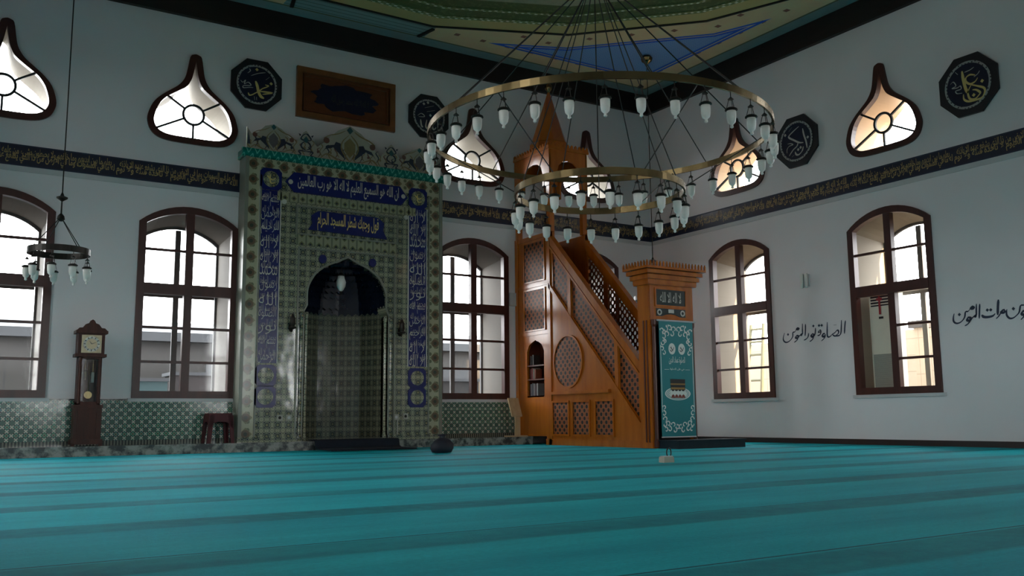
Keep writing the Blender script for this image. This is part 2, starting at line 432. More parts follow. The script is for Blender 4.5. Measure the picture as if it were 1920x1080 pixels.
# ------------------------------------------------------------------ setting: walls with window openings
HW, SILL, SPR, TOPZ = .87, .94, 4.03, 4.36
def arch_pts(hw, b0, bs, bt, k=14):
    """segmental arch outline"""
    h = bt-bs; R = (hw*hw+h*h)/(2*h); cb = bt-R; a = math.asin(hw/R)
    return [(-hw, b0), (hw, b0)]+[(R*math.sin(a-2*a*i/k), cb+R*math.cos(a-2*a*i/k)) for i in range(k+1)]
TEAR = [(0, 7.24), (.05, 7.225), (.10, 7.18), (.137, 6.97), (.165, 6.82), (.21, 6.71), (.30, 6.59), (.46, 6.46), (.60, 6.34), (.72, 6.19), (.79, 5.99), (.80, 5.85), (.74, 5.69), (.62, 5.59), (.45, 5.545), (.2, 5.53)]
TEARIN = [(0, 7.10), (.012, 7.04), (.018, 7.0), (.025, 6.95), (.05, 6.82), (.08, 6.72), (.15, 6.60), (.33, 6.46), (.50, 6.335), (.615, 6.18), (.68, 5.98), (.685, 5.86), (.64, 5.755), (.55, 5.69), (.42, 5.655), (.2, 5.645)]
def tear_pts(dz=0., k=0.):
    """outline of the drop-shaped window; k = 0 outer edge, 1 glass edge"""
    right = smooth([(a+(c-a)*k, b+(d-b)*k) for (a, b), (c, d) in zip(TEAR, TEARIN)], 3)
    return [(a, b+dz) for a, b in right]+[(-a, b+dz) for a, b in reversed(right[1:])]
def move(pts, da, db=0.): return [(a+da, b+db) for a, b in pts]

WALLS = {  # frame, from, to, window centres, sill shift, teardrop shift
    'front': (F_front, -15.9, 0., [-13.92, -10.86, -4.99, -1.93], [-13.95, -10.88, -5.0, -1.92], 0., 0.),
    'right': (F_right, 0., -BACK, [2.83, 6.53, 10.23, 13.93, 17.2], [2.90, 6.58, 10.28, 13.98], -.03, -.18),
    'left': (F_left, BACK, 0., [-10.23, -6.53, -2.83], [-10.23, -6.53, -2.83], 0., 0.),
    'back': (F_back, 0., 15.9, [1.93, 5.0, 10.86, 13.92], [], 0., 0.)}
ZTOP = 8.46
def wall(side):
    fr, a0, a1, wins, tears, dz, dt = WALLS[side]; th = 1.0
    holes = [move(arch_pts(HW-.03, SILL+dz+.03, SPR+dz, TOPZ+dz-.03), c) for c in wins]+[move(tear_pts(dt, .4), c) for c in tears]
    mb = MB(); rc = rect(a0, a1, 0, ZTOP)
    blind = [rect(-8.9, -7.06, .1, 3.75)] if side == 'front' else []
    tr, vv = fill(rc, holes+blind); mb.add([fr(a, b, 0) for a, b in vv], tr)
    nar = [move(arch_pts(.74, SILL+dz+.03, SPR+dz-.17, 4.15+dz), c) for c in wins]+holes[len(wins):]
    tr, vv = fill(rc, nar); mb.add([fr(a, b, th) for a, b in vv], tr)
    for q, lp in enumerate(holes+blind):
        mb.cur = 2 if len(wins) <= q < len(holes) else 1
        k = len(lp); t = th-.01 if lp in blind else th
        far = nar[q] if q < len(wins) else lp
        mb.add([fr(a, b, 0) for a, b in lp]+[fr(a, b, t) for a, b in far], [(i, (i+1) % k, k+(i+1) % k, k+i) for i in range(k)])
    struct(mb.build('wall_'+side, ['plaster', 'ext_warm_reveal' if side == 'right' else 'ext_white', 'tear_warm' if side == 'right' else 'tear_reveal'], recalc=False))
for sd in WALLS: wall(sd)

WN = [0]
def portal_light(fr, c, b0, b1, hw):
    p0, p1 = Vector(fr(c, (b0+b1)/2, 1.02)), Vector(fr(c, (b0+b1)/2, 0))
    l = bpy.data.lights.new('sky_portal', 'AREA'); l.shape = 'RECTANGLE'; l.size = 2*hw; l.size_y = b1-b0; l.cycles.is_portal = True
    o = bpy.data.objects.new('sky_portal', l); COL.objects.link(o); o.location = p0
    o.rotation_euler = (p1-p0).to_track_quat('-Z', 'Z').to_euler()
def big_window(fr, c, dz, open_leaf=False):
    WN[0] += 1
    root = thing('window_%d' % WN[0], fr(c, SILL+dz, 0), None, None, kind='structure'); g = sub(fr, c, dz)
    fw = .125
    MB().prism(arch_pts(HW, SILL, SPR, TOPZ), g, -.035, .09, [arch_pts(HW-fw, SILL+fw, SPR-.02, TOPZ-fw)]).build('window_frame', 'frame', root)
    MB().prism(rect(-.07, .07, SILL+fw-.01, TOPZ-fw+.01), g, -.03, .08).build('mullion', 'frame', root)
    MB().prism(rect(-HW+fw-.01, HW-fw+.01, 2.755, 2.945), g, -.045, .07).build('transom', 'frame', root)
    for z in (3.55, 2.17, 1.57):
        for s in (-1, 1):
            if open_leaf and s < 0 and z < 2.7: continue
            MB().prism(rect(min(s*.07, s*(HW-fw+.005)), max(s*.07, s*(HW-fw+.005)), z-.022, z+.022), g, -.005, .05).build('glazing_bar', 'frame', root)
    if open_leaf:
        pane = MB().flat(rect(.07, HW-fw, SILL+fw, 2.76), g, .03)
        pane.flat([(a, max(b, 2.94)) for a, b in arch_pts(HW-fw, 2.94, SPR-.02, TOPZ-fw)], g, .03)
    else:
        pane = MB().flat(arch_pts(HW-fw, SILL+fw, SPR-.02, TOPZ-fw), g, .03)
    pane.build('pane', 'pane', root, recalc=False)
    of = MB().prism(arch_pts(.76, SILL, SPR-.16, 4.17), g, .90, .96, [arch_pts(.71, SILL+.06, SPR-.19, 4.12)])
    of.prism(rect(-.05, .05, SILL+.07, 4.1), g, .91, .955); of.prism(rect(-.70, .70, 2.82, 2.95), g, .905, .958)
    of.build('outer_sash', 'outframe', root)
    MB().prism(rect(-HW-.06, HW+.06, SILL-.06, SILL-.002), g, -.05, .02).build('window_sill', 'white', root)
    portal_light(fr, c, SILL+dz, TOPZ+dz, HW)
def tear_window(fr, c, dz):
    WN[0] += 1
    root = thing('window_%d' % WN[0], fr(c, 5.53+dz, 0), None, None, kind='structure'); g = sub(fr, c, dz)
    inner = tear_pts(0., 1.)
    MB().prism(tear_pts(), g, -.04, .08, [inner]).build('window_frame', 'frame_hi', root)
    C = (0, 6.09); mb = MB()
    mb.prism(ell(0, 6.09, .205, .205, 28), g, -.01, .03, [ell(0, 6.09, .162, .162, 28)])
    mb.build('lead_ring', 'lead', root)
    for a, b in ((-.48, 6.39), (.48, 6.39), (-.70, 5.72), (.70, 5.72), (0, 5.6)):
        d = Vector((a, b-6.09)); l = d.length; d.normalize(); t = Vector((-d.y, d.x))*.018
        p0, p1 = Vector(C)+d*.185, Vector(C)+d*(l+.01)
        MB().prism([tuple(p0+t), tuple(p0-t), tuple(p1-t), tuple(p1+t)], g, -.008, .028).build('glazing_bar', 'lead', root)
    MB().flat(inner, g, .04).build('pane', 'pane', root, recalc=False)
    portal_light(fr, c, 5.53+dz, 6.8+dz, .7)
for sd in ('front', 'right', 'left', 'back'):
    fr, a0, a1, wins, tears, dz, dt = WALLS[sd]
    for c in wins: big_window(fr, c, dz, sd == 'right' and abs(c-6.53) < .01)
    for c in tears: tear_window(fr, c, dt)

# floor, beams, plinth, skirting, ledges
struct(MB().box(-15.9, 0, BACK, 0, -.12, 0).build('floor', 'carpet'))
B0 = 7.93
struct(MB().box(-15.9, 0, -.10, 0, B0, 8.4).build('trim_1', 'beam'))
struct(MB().box(-.10, 0, BACK, -.10, B0, 8.4).build('trim_2', 'beam'))
struct(MB().box(-15.9, -15.8, BACK, -.10, B0, 8.4).build('trim_3', 'beam'))
struct(MB().box(-15.8, -.1, -16.3, -16.2, B0, 8.4).build('trim_4', 'beam'))
struct(MB().box(-.035, 0, BACK, -.01, 0, .10).build('baseboard_right', 'basebd'))
pl = MB().box(-15.9, -3.93, -.62, 0, 0, .125); pl.box(-15.9, -3.93, -.64, 0, .125, .16)
struct(pl.build('trim_5', 'marble'))
for k, (x0, x1) in enumerate(((-15.9, -9.99), (-5.93, -3.93))):
    d = MB().box(x0, x1, -.03, 0, .16, .90); struct(d.build('trim_%d' % (6+k), 'dado'))
    struct(MB().box(x0, x1, -.04, 0, .90, .925).build('trim_%d' % (8+k), 'marble'))
# thin pale ledges under the calligraphy bands
struct(MB().box(-15.9, -9.99, -.02, 0, 4.655, 4.745).build('trim_10', 'white'))
struct(MB().box(-5.93, 0, -.02, 0, 4.655, 4.745).build('trim_11', 'white'))
struct(MB().box(-.02, 0, BACK, -.02, 4.655, 4.745).build('trim_12', 'white'))

# ceiling: flat painted field, then stepped crown rings rising to the dome
def gon(ap, n=16): return [(CX+ap/math.cos(PI/n)*math.sin(PI/n+2*PI*k/n), CY+ap/math.cos(PI/n)*math.cos(PI/n+2*PI*k/n)) for k in range(n)]
flatfr = lambda a, b, n: (a, b, n)
AP = 6.66
cb = MB(); tr, vv = fill(rect(-15.9, 0, BACK, 0), [gon(AP)]); cb.add([(a, b, 8.4) for a, b in vv], tr)
steps = [(AP, 8.4, 2), (6.50, 8.38, 2), (6.49, 8.40, 1), (6.27, 8.42, 1), (6.15, 8.40, 2), (6.14, 8.43, 1), (5.86, 8.45, 1), (5.60, 8.44, 6), (5.55, 8.50, 4), (5.45, 8.52, 4), (5.0, 8.80, 5), (4.2, 9.6, 5), (3.0, 10.5, 5), (1.5, 11.0, 5), (.25, 11.15, 5)]
mats = ['ceiling', 'crown_green', 'crown_light', 'crown_green', 'crown_ochre', 'crown_red', 'crown_wave']
for (a0, z0, m0), (a1, z1, m1) in zip(steps, steps[1:]):
    g0, g1 = gon(a0), gon(a1); cb.cur = m1
    cb.add([(x, y, z0) for x, y in g0]+[(x, y, z1) for x, y in g1], [(k, (k+1) % 16, 16+(k+1) % 16, 16+k) for k in range(16)])
cb.cur = 5; cb.add([(x, y, 11.15) for x, y in gon(.25)], [tuple(range(16))])
struct(cb.build('ceiling', mats, recalc=False))
TB = [12]
def batten(x0, y0, x1, y1, w=.07):
    TB[0] += 1; d = Vector((x1-x0, y1-y0)).normalized(); t = Vector((-d.y, d.x))*w/2
    struct(MB().prism([(x0+t.x, y0+t.y), (x0-t.x, y0-t.y), (x1-t.x, y1-t.y), (x1+t.x, y1+t.y)], flatfr, 8.37, 8.4).build('trim_%d' % TB[0], 'beam'))
batten(-6.45, -.95, -6.55, -.46); batten(-9.35, -.95, -9.25, -.46); batten(-.95, -6.6, -.46, -6.7); batten(-.95, -9.6, -.46, -9.5)
for ap in (7.07,):
    TB[0] += 1; r = MB().prism(gon(ap), flatfr, 8.375, 8.4, [gon(ap-.05)]); struct(r.build('trim_%d' % TB[0], 'beam'))
# roof slab so that no sky leaks above the ceiling
struct(MB().box(-17, 1.1, BACK-1.1, 1.1, 11.3, 11.5).build('roof', 'ext_white'))
for k, (x0, x1, y0, y1) in enumerate(((-17, 1.1, 1.0, 1.1), (-17, 1.1, BACK-1.1, BACK-1.0), (1.0, 1.1, BACK-1.0, 1.0), (-17, -16.9, BACK-1.0, 1.0))):
    struct(MB().box(x0, x1, y0, y1, 8.4, 11.3).build('wall_attic_%s' % ('front', 'back', 'right', 'left')[k], 'ext_white'))

# ------------------------------------------------------------------ outside, seen through the glass
M['ext_wall'] = mat('court_wall', lambda c: c.mix((c.z+c.noise(1.5, 3)*.3).step(1.95, 2.35), c.mix(((c.x/.7).fract() < .06), (.010, .009, .007, 1), (.004, .004, .004, 1)), c.mix(c.noise(1.5, 3), (.026, .025, .024, 1), (.034, .032, .030, 1))), .8)
M['ext_warm'] = mat('gallery_wall', lambda c: c.mix((((c.y/.7).fract() < .02).max((c.z/.38).fract() < .04)), c.mix(c.noise(1.2, 3), (.22, .18, .13, 1), (.26, .22, .16, 1)), (.17, .135, .095, 1)), .8)
M['ext_ground'] = mat('paving', varied((.07, .066, .06, 1), .2, 2), .9)
M['ext_roof'] = mat('court_roof', varied((.022, .024, .027, 1), .3, 3), .7)
M['tarp'] = mat('teal_tarpaulin', varied((.008, .03, .032, 1), .3, 3), .6)
M['ext_brown'] = mat('faded_brown', varied((.008, .004, .0035, 1), .3, 3), .7)
M['ext_dark'] = mat('shadow_grey', varied((.004, .004, .004, 1), .3, 3), .8)  # plain dark grey of the box by the pulpit window
M['darkred'] = mat('dark_red_plastic', varied((.075, .012, .016, 1), .15, 4), .5, spec=.3)
struct(MB().box(-40, 40, 1.0, 30, -.3, -.15).build('ground_front', 'ext_ground'))
struct(MB().box(1.0, 30, -40, 1.0, -.3, -.15).build('ground_right', 'ext_ground'))
struct(MB().box(-18, 2, BACK-8.2, BACK-1.05, 5.3, 5.5).build('roof_portico', 'ext_roof'))  # unseen slab, added to keep the sun out of the back windows
struct(MB().box(-40, 40, -60, BACK-1.0, -.3, -.15).build('ground_back', 'ext_ground'))
struct(MB().box(-60, -16.9, -40, 30, -.4, -.3).build('ground_left', 'ext_ground'))
t = thing('courtyard_building', (-9, 7.2, -.15), 'low grey stone building with dark roof seen through the lower left panes', 'building')
MB().box(-22, 3, 7.2, 10, -.15, 2.55).build('wall', 'ext_wall', t)
MB().prism([(6.9, 2.5), (10.2, 2.5), (10.2, 3.3), (6.9, 2.72)], lambda a, b, n: (n, a, b), -22.2, 3.2).build('roof', 'ext_roof', t)
for x in (-18, -14.2, -11.0, -8.2, -4.2, -1.4):
    w = MB().box(x-.5, x+.5, 7.14, 7.2, .9, 2.0).build('window', 'ext_roof', t)
def crate(nm, x0, x1, y0, y1, z, m, label, cat):
    o = MB().box(x0, x1, y0, y1, -.15, z); r = thing(nm, ((x0+x1)/2, (y0+y1)/2, -.15), label, cat)
    o.build('body', m, r); MB().box(x0-.06, x1+.06, y0-.06, y1+.06, z, z+.07).build('lid', 'ext_roof', r)
crate('storage_box', -11.4, -10.5, 3.0, 3.9, 1.35, 'tarp', 'teal storage box in the courtyard behind the second window', 'box')
crate('storage_box', -10.3, -9.5, 3.4, 4.2, 1.5, 'ext_brown', 'brown storage box beside the teal box outside', 'box')
crate('storage_box', -4.3, -3.0, 3.2, 4.2, 1.45, 'ext_dark', 'dark storage box outside the window by the pulpit', 'box')
# gallery on the right-hand side: warm wall, posts, ladder, air conditioner
struct(MB().box(4.6, 5.0, -22, 6, -.15, 2.5).build('wall_gallery', 'ext_warm'))
for y in (-9.2, -5.05, -1.5, 2.2):
    t = thing('gallery_post', (3.0, y, -.15), {-9.2: 'square post of the side gallery outside the far right wall', -5.05: 'tan square gallery post seen through the right window', -1.5: 'tan square gallery post seen through the narrow right window', 2.2: 'tan gallery post outside beyond the room corner'}[y], 'post')
    MB().box(2.9, 3.1, y-.1, y+.1, .1, 2.35).build('shaft', 'ext_warm', t)
    MB().box(2.82, 3.18, y-.18, y+.18, -.15, .1).build('base', 'ext_wall', t)
    MB().box(2.82, 3.18, y-.18, y+.18, 2.35, 2.5).build('capital', 'ext_wall', t)
M['ladderw'] = mat('greenish_ladder_wood', varied((.07, .07, .035, 1), .2, 6), .6)
t = thing('wooden_ladder', (2.2, -1.1, -.15), 'greenish wooden ladder leaning outside the narrow right window', 'ladder')
lf = lambda a, z: (2.0+.12*z, -1.12+a, z)
for s in (-1, 1): MB().tube([lf(s*.26, -.15), lf(s*.2, 2.75)], .045, 6).build('rail', 'ladderw', t)
for k in range(9):
    z = .15+k*.31; MB().tube([lf(-.27+.006*k, z), lf(.27-.006*k, z)], .03, 6).build('rung', 'ladderw', t)
M['ac_body'] = mat('ac_body', varied((.88, .85, .70, 1), .03), .45)
M['ac_grille'] = mat('ac_grille', lambda c: c.mix((c.z/.022).fract() < .45, (.42, .43, .36, 1), (.26, .27, .23, 1)), .5)
M['red'] = mat('red_ribbon', (.35, .02, .03, 1), .5)
t = thing('air_conditioner', (.45, -6.02, .94), 'cream floor standing air conditioner behind the open right window leaf', 'air conditioner')
MB().box(.32, .62, -6.32, -5.80, .94, 2.86).build('body', 'ac_body', t)
MB().box(.305, .32, -6.28, -5.84, 1.02, 1.66).build('intake_grille', 'ac_grille', t)
v = MB().box(.31, .33, -6.28, -5.84, 2.56, 2.80).build('air_outlet', 'black', t)
for k in range(4): MB().box(.30, .318, -6.28, -5.84, 2.585+k*.055, 2.605+k*.055).build('louvre', 'ac_body', v)
rb = MB(); rb.box(.292, .298, -6.06, -6.02, 2.40, 2.74); rb.box(.290, .296, -6.10, -5.98, 2.66, 2.71); rb.build('ribbon', 'red', t)
MB().box(.31, .32, -6.09, -6.00, 2.32, 2.36).build('badge', 'black', t)
# ------------------------------------------------------------------ calligraphy bands
V1 = 'الله لا اله الا هو الحي القيوم لا تاخذه سنة ولا نوم'
V2 = 'له ما في السموات وما في الارض من ذا الذي يشفع عنده الا باذنه'
V3 = 'يعلم ما بين ايديهم وما خلفهم ولا يحيطون بشيء من علمه الا بما شاء'
def band(name, fr, a0, a1, label, seed):
    root = thing(name, fr((a0+a1)/2, 4.75, 0), label, 'calligraphy band')
    MB().prism(rect(a0, a1, 4.746, 5.104), fr, -.02, -.001).build('board', 'navy', root)
    e = MB()
    for b0, b1 in ((4.746, 4.766), (5.084, 5.104)): e.prism(rect(a0, a1, b0, b1), fr, -.028, -.02)
    e.build('edge_strip', 'ink', root)
    t = MB(); t2 = MB(); L = 2.1; a = a1-.05; i = seed
    while a > a0+.2:
        w = min(L, a-a0-.05); vs = (V1, V2, V3)
        s = vs[i % 3]
        if w < L*.8: s = ' '.join(s.split()[:max(2, int(len(s.split())*w/L))])
        text_into(t, fr, s, a-w, a, 4.79, 4.98, -.0215, .022); 
        s2 = vs[(i+1) % 3]
        if w < L*.8: s2 = ' '.join(s2.split()[:max(2, int(len(s2.split())*w/L))])
        text_into(t2, fr, s2, a-w+.05, a-.05, 4.87, 5.07, -.0225, .016)
        a -= w+.03; i += 1
    t.build('lettering', 'goldd', root, recalc=False); t2.build('lettering', 'goldd', root, recalc=False)
band('calligraphy_band', F_front, -15.9, -10.0, 'navy and gold calligraphy band running left from the tiled prayer niche', 0)
band('calligraphy_band', F_front, -5.92, -.02, 'navy and gold calligraphy band between the tiled prayer niche and the corner', 1)
band('calligraphy_band', F_right, .025, -BACK, 'navy and gold calligraphy band along the right wall', 2)

# ------------------------------------------------------------------ prayer niche (mihrab)
YF = -.36
X0M, X1M, XC = -10.0, -5.95, -7.98
FM = lambda a, b, n: (a, YF-n, b)            # n = towards the room, from the front face
ARCHN = [(.79, 2.67), (.785, 2.97), (.70, 3.17), (.60, 3.30), (.42, 3.43), (.21, 3.52), (0, 3.62)]
def niche_outline(s=1., lift=0.):
    r = [(.85*s, .17), (.85*s, 2.55), (.79*s, 2.67)]+[(a*s, b+lift) for a, b in smooth(ARCHN[:-1], 3)[1:]]+[(0, 3.62+lift*1.3)]
    return [(XC-a, b) for a, b in reversed(r[:-1])][::-1][:0]+[(XC-.85*s, .17)]+[(XC+a, b) for a, b in r]+[(XC-a, b) for a, b in reversed(r[1:-1])]
mih = thing('mihrab', (XC, -.2, .16), 'tall tiled prayer niche wall with blue inscriptions and dark arched hood', 'prayer niche')
MB().prism([(X0M, .16), (X1M, .16), (X1M, 5.36), (X0M, 5.36)], FM, -.359, 0, [niche_outline()]).build('tiled_front', 'field', mih)
# borders
for x0, x1 in ((X0M, X0M+.045), (X1M-.045, X1M)):
    MB().box(x0-.01, x1+.01, YF-.03, 0, .16, 5.36).build('corner_fillet', 'bead', mih)
MB().prism([(X0M+.06, .20), (X0M+.27, .20), (X0M+.27, 5.06), (X1M-.27, 5.06), (X1M-.27, .20), (X1M-.06, .20), (X1M-.06, 5.34), (X0M+.06, 5.34)], FM, 0, .012).build('floral_border', 'floral', mih)
for x in (X0M+.29, X1M-.29):
    MB().box(x-.014, x+.014, YF-.02, YF, .20, 5.04).build('border_bead', 'bead', mih)
MB().box(X0M+.60, X1M-.60, YF-.02, YF, 4.60, 4.765).build('palmette_frieze', 'small', mih)
MB().box(-9.02, -6.95, YF-.02, YF, 3.80, 3.99).build('palmette_frieze', 'small', mih)
for (a0, a1, b0, b1) in ((-9.03, -6.93, 3.99, 4.56), (-8.98, -6.98, .2, 3.76)):
    w = .03; MB().prism(rect(a0, a1, b0, b1), FM, 0, .028, [rect(a0+w, a1-w, b0+w if b0 > 1 else b0+.001, b1-w)]).build('panel_moulding', 'bead', mih)
# base mouldings
for x0, x1 in ((X0M, XC-.87), (XC+.87, X1M)):
    MB().box(x0-.02, x1, YF-.035, YF, .16, .25).build('base_moulding', 'field', mih)
# tall blue inscription columns
COLW = ('بسم الله', 'الرحمن', 'الرحيم', 'لا اله', 'الا الله', 'محمد', 'رسول', 'الله', 'الصلوة', 'نور')
for k, (x0, x1) in enumerate(((-9.715, -9.34), (-6.69, -6.30))):
    p = MB().box(x0, x1, YF-.015, YF, 1.57, 4.77).build('inscription_column', 'blue', mih)
    e = MB(); fr_ = sub(FM, 0, 0)
    for a, b in ((x0-.02, x0), (x1, x1+.02)): e.prism(rect(a, b, 1.57, 4.77), FM, 0, .02)
    e.build('edging', 'silver', p)
    t = MB(); n = 12
    for i in range(n):
        b1 = 4.75-i*(3.16/n); hh = 3.16/n
        text_into(t, FM, COLW[(i+3*k) % 10], x0+.02, x1-.03, b1-hh-.02, b1-.04, .018, -.012)
        text_into(t, FM, COLW[(i+3*k+5) % 10]+' '+COLW[(i+2) % 10], x0+.04, x1-.02, b1-hh*.72, b1-.01, .0185, -.015)
    t.build('lettering', 'silver', p, recalc=False)
def cartouche(x, z, h=.20):
    p = MB().prism([(x+(h*1.0)*a, z+h*b) for a, b in ((-1, -.7), (-.7, -1), (.7, -1), (1, -.7), (1, .7), (.7, 1), (-.7, 1), (-1, .7))], FM, 0, .02).build('medallion', 'blue', mih)
    MB().prism(ell(x, z, h*.74, h*.74), FM, .02, .028).build('medallion_face', 'field', p)
    return p
for x, z in ((-9.42-.11, 5.0-.02), (-6.405-.09, 4.975)):
    p = cartouche(x, z, .205); t = MB(); strokes(t, FM, [(3, [(x-.08, z+.06), (x+.01, z-.01), (x+.09, z+.03)]), (3, [(x-.02, z+.09), (x-.01, z-.07), (x+.08, z-.06)])], .022, .031); t.build('lettering', 'gold', p, recalc=False)
for x in (-9.53, -6.495):
    for z in (1.345, .965): cartouche(x, z, .195)
# two horizontal inscription panels
pn = MB().prism([(-9.26, 4.975), (-9.10, 5.17), (-6.90, 5.17), (-6.73, 4.955), (-6.88, 4.785), (-9.08, 4.785)], FM, 0, .03).build('inscription_panel', 'blue', mih)
t = MB(); text_into(t, FM, 'ان الله هو السميع العليم لا اله الا هو رب العالمين', -9.02, -6.93, 4.815, 5.14, .033, .012); t.build('lettering', 'silver', pn, recalc=False)
d = MB()
for x in (-9.16, -6.83): d.prism(ell(x, 4.975, .045, .045, 14), FM, .03, .036)
d.build('boss', 'silver', pn)
pn = MB().prism([(-8.80, 4.10), (-8.72, 4.22), (-8.74, 4.38), (-8.60, 4.48), (-7.38, 4.48), (-7.24, 4.38), (-7.26, 4.22), (-7.17, 4.06)], FM, 0, .03).build('inscription_panel', 'blue', mih)
t = MB(); text_into(t, FM, 'فول وجهك شطر المسجد الحرام', -8.62, -7.36, 4.10, 4.46, .033, .014); t.build('lettering', 'gold', pn, recalc=False)
for x, z in ((-8.5, 3.56), (-7.48, 3.57)):
    MB().prism(ell(x, z, .075, .085, 16), FM, 0, .04).build('spandrel_boss', 'blue', mih)
for x, z in ((-9.27, 4.58), (-6.77, 4.55)):
    MB().prism(ell(x, z, .045, .045, 14), FM, .02, .045).build('white_boss', 'silver', mih)
# arch rim and colonnettes
o_ = niche_outline(); MB().prism(niche_outline(1.035, .035), FM, 0, .022, [niche_outline()]).build('arch_rim', 'bead', mih)
for s in (-1, 1):
    for q, r in ((.80, .030), (.905, .028)):
        m = MB(); m.smooth = True
        m.lathe([(r*1.5, .17), (r*1.5, .24), (r, .27), (r, 2.42), (r*1.5, 2.47), (r*1.5, 2.54)], (XC+s*q, YF+.02 if q < .85 else YF-.02, 0), 12)
        m.build('colonnette', 'field', mih)
# recess: five tiled faces below, dark stepped hood above
PLAN = [(-.85, .0), (-.85, .30), (-.60, .78), (-.20, 1.0), (.20, 1.0), (.60, .78), (.85, .30), (.85, .0)]
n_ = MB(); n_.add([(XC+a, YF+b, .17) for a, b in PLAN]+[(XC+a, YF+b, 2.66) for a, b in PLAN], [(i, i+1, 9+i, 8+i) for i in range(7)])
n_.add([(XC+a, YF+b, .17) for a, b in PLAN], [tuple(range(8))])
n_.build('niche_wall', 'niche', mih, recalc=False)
def hw_at(z):
    for (a0, z0), (a1, z1) in zip(ARCHN, ARCHN[1:]):
        if z0 <= z <= z1: return a0+(a1-a0)*(z-z0)/(z1-z0)
    return .79 if z < 3 else 0
h = MB(); NT = 9; prev = None
def planring(s, zz, amp, n=42):
    out = []
    L = [0]
    for (a, b), (c, d) in zip(PLAN, PLAN[1:]): L.append(L[-1]+math.hypot(c-a, d-b))
    for i in range(n+1):
        t = L[-1]*i/n; k = 0
        while k < 6 and t > L[k+1]: k += 1
        u = (t-L[k])/(L[k+1]-L[k]); a = PLAN[k][0]+(PLAN[k+1][0]-PLAN[k][0])*u; b = PLAN[k][1]+(PLAN[k+1][1]-PLAN[k][1])*u
        out.append((XC+a*s, YF+.02+b*s*(.98), zz+(amp if i % 2 else 0)))
    return out
for i in range(NT):
    z0, z1 = 2.60+i*.108, 2.60+(i+1)*.108
    s = max(.03, hw_at(min(z1, 3.6))/.85*1.0) if i else .985
    r0, r1 = planring(s, z0, .05), planring(s, z1, .05)
    if prev: h.add(prev+r0, [(k, k+1, 43+k+1, 43+k) for k in range(42)])
    h.add(r0+r1, [(k, k+1, 43+k+1, 43+k) for k in range(42)]); prev = r1
h.build('muqarnas_hood', 'bluedk', mih, recalc=False)
# turquoise cornice and painted crest
cm = MB(); cm.prism([(0, 5.36), (.05, 5.38), (.09, 5.44), (.09, 5.50), (0, 5.51)], lambda a, b, n: (n, YF-a, b), X0M-.09, X1M+.07)
cm.box(X0M-.05, X1M+.03, YF, -.001, 5.36, 5.51)
cm.build('cornice', 'teal', mih)
CR = [(-2.02, 5.50), (-2.02, 5.92), (-1.93, 5.80), (-1.80, 5.86), (-1.68, 5.99), (-1.52, 6.04), (-1.36, 5.97), (-1.22, 5.84), (-1.10, 5.74), (-1.0, 5.86), (-.94, 5.98), (-.89, 6.02), (-.84, 5.97), (-.78, 5.86), (-.66, 5.74), (-.52, 5.86), (-.38, 6.0), (-.24, 6.13), (-.10, 6.20), (0, 6.26)]
crp = [(XC+a, b) for a, b in CR]+[(XC-a, b) for a, b in reversed(CR[:-1])]
cr = MB().prism(crp, FM, -.03, 0.).build('crest', 'cream', mih)
M['crest_navy'] = mat('crest_navy', varied((.016, .024, .045, 1), .3, 8), .4)
M['crest_ochre'] = mat('crest_ochre', varied((.22, .17, .07, 1), .3, 8), .4)
M['crest_red'] = mat('crest_red', varied((.13, .055, .04, 1), .3, 8), .4)
M['crest_grey'] = mat('crest_grey', varied((.11, .095, .10, 1), .3, 12), .4)
M['crest_teal'] = mat('crest_teal', varied((.02, .09, .10, 1), .3, 8), .4)
om = MB()
def orn(cx, z0, sc, big):
    g = lambda a, b, n: FM(XC+cx+a*sc, z0+b*sc, n)
    om.cur = 0
    for s in (-1, 1):
        om.flat([(s*.10, .06), (s*.36, .28), (s*.30, .40), (s*.20, .38), (s*.15, .26)], g, .004)
        om.flat([(s*.30, .34), (s*.48, .30), (s*.60, .12), (s*.52, .22), (s*.38, .26)], g, .004)
    om.cur = 1
    for s in (-1, 1):
        ribbon(om, g, [(s*.62, .02), (s*.5, .12), (s*.36, .08), (s*.25, .02)], .035, .005)
        ribbon(om, g, [(s*.10, .66), (s*.24, .58), (s*.42, .52), (s*.56, .44)], .03, .005)
        ribbon(om, g, [(0, .02), (s*.17, .24), (s*.16, .42), (s*.02, .58)], .028, .006)
    om.cur = 4 if not big else 1
    om.flat([(0, .10), (.12, .24), (.12, .40), (0, .52), (-.12, .40), (-.12, .24)], g, .007)
    om.cur = 2
    for s in (-1, 1): om.flat(ell(s*.50, .40, .065, .065, 12), g, .005); om.flat([(s*.12, .02), (s*.3, .07), (s*.2, .02)], g, .005)
    om.cur = 3; om.flat([(0, .60), (.07, .68), (0, .76), (-.07, .68)], g, .006)
def palm(cx, z0):
    g = lambda a, b, n: FM(XC+cx+a, z0+b, n)
    om.cur = 3; om.flat([(0, .26), (.055, .33), (0, .40), (-.055, .33)], g, .006)
    om.cur = 0
    for s in (-1, 1):
        ribbon(om, g, [(0, .12), (s*.09, .18), (s*.07, .26), (0, .30)], .03, .005)
        ribbon(om, g, [(0, .30), (s*.10, .34), (s*.05, .42), (0, .45)], .028, .005)
        ribbon(om, g, [(0, .10), (s*.14, .10), (s*.10, .03), (s*.2, .01)], .03, .005)
        om.flat([(s*.10, .42), (s*.15, .44), (s*.12, .38)], g, .005)
random.seed(5)
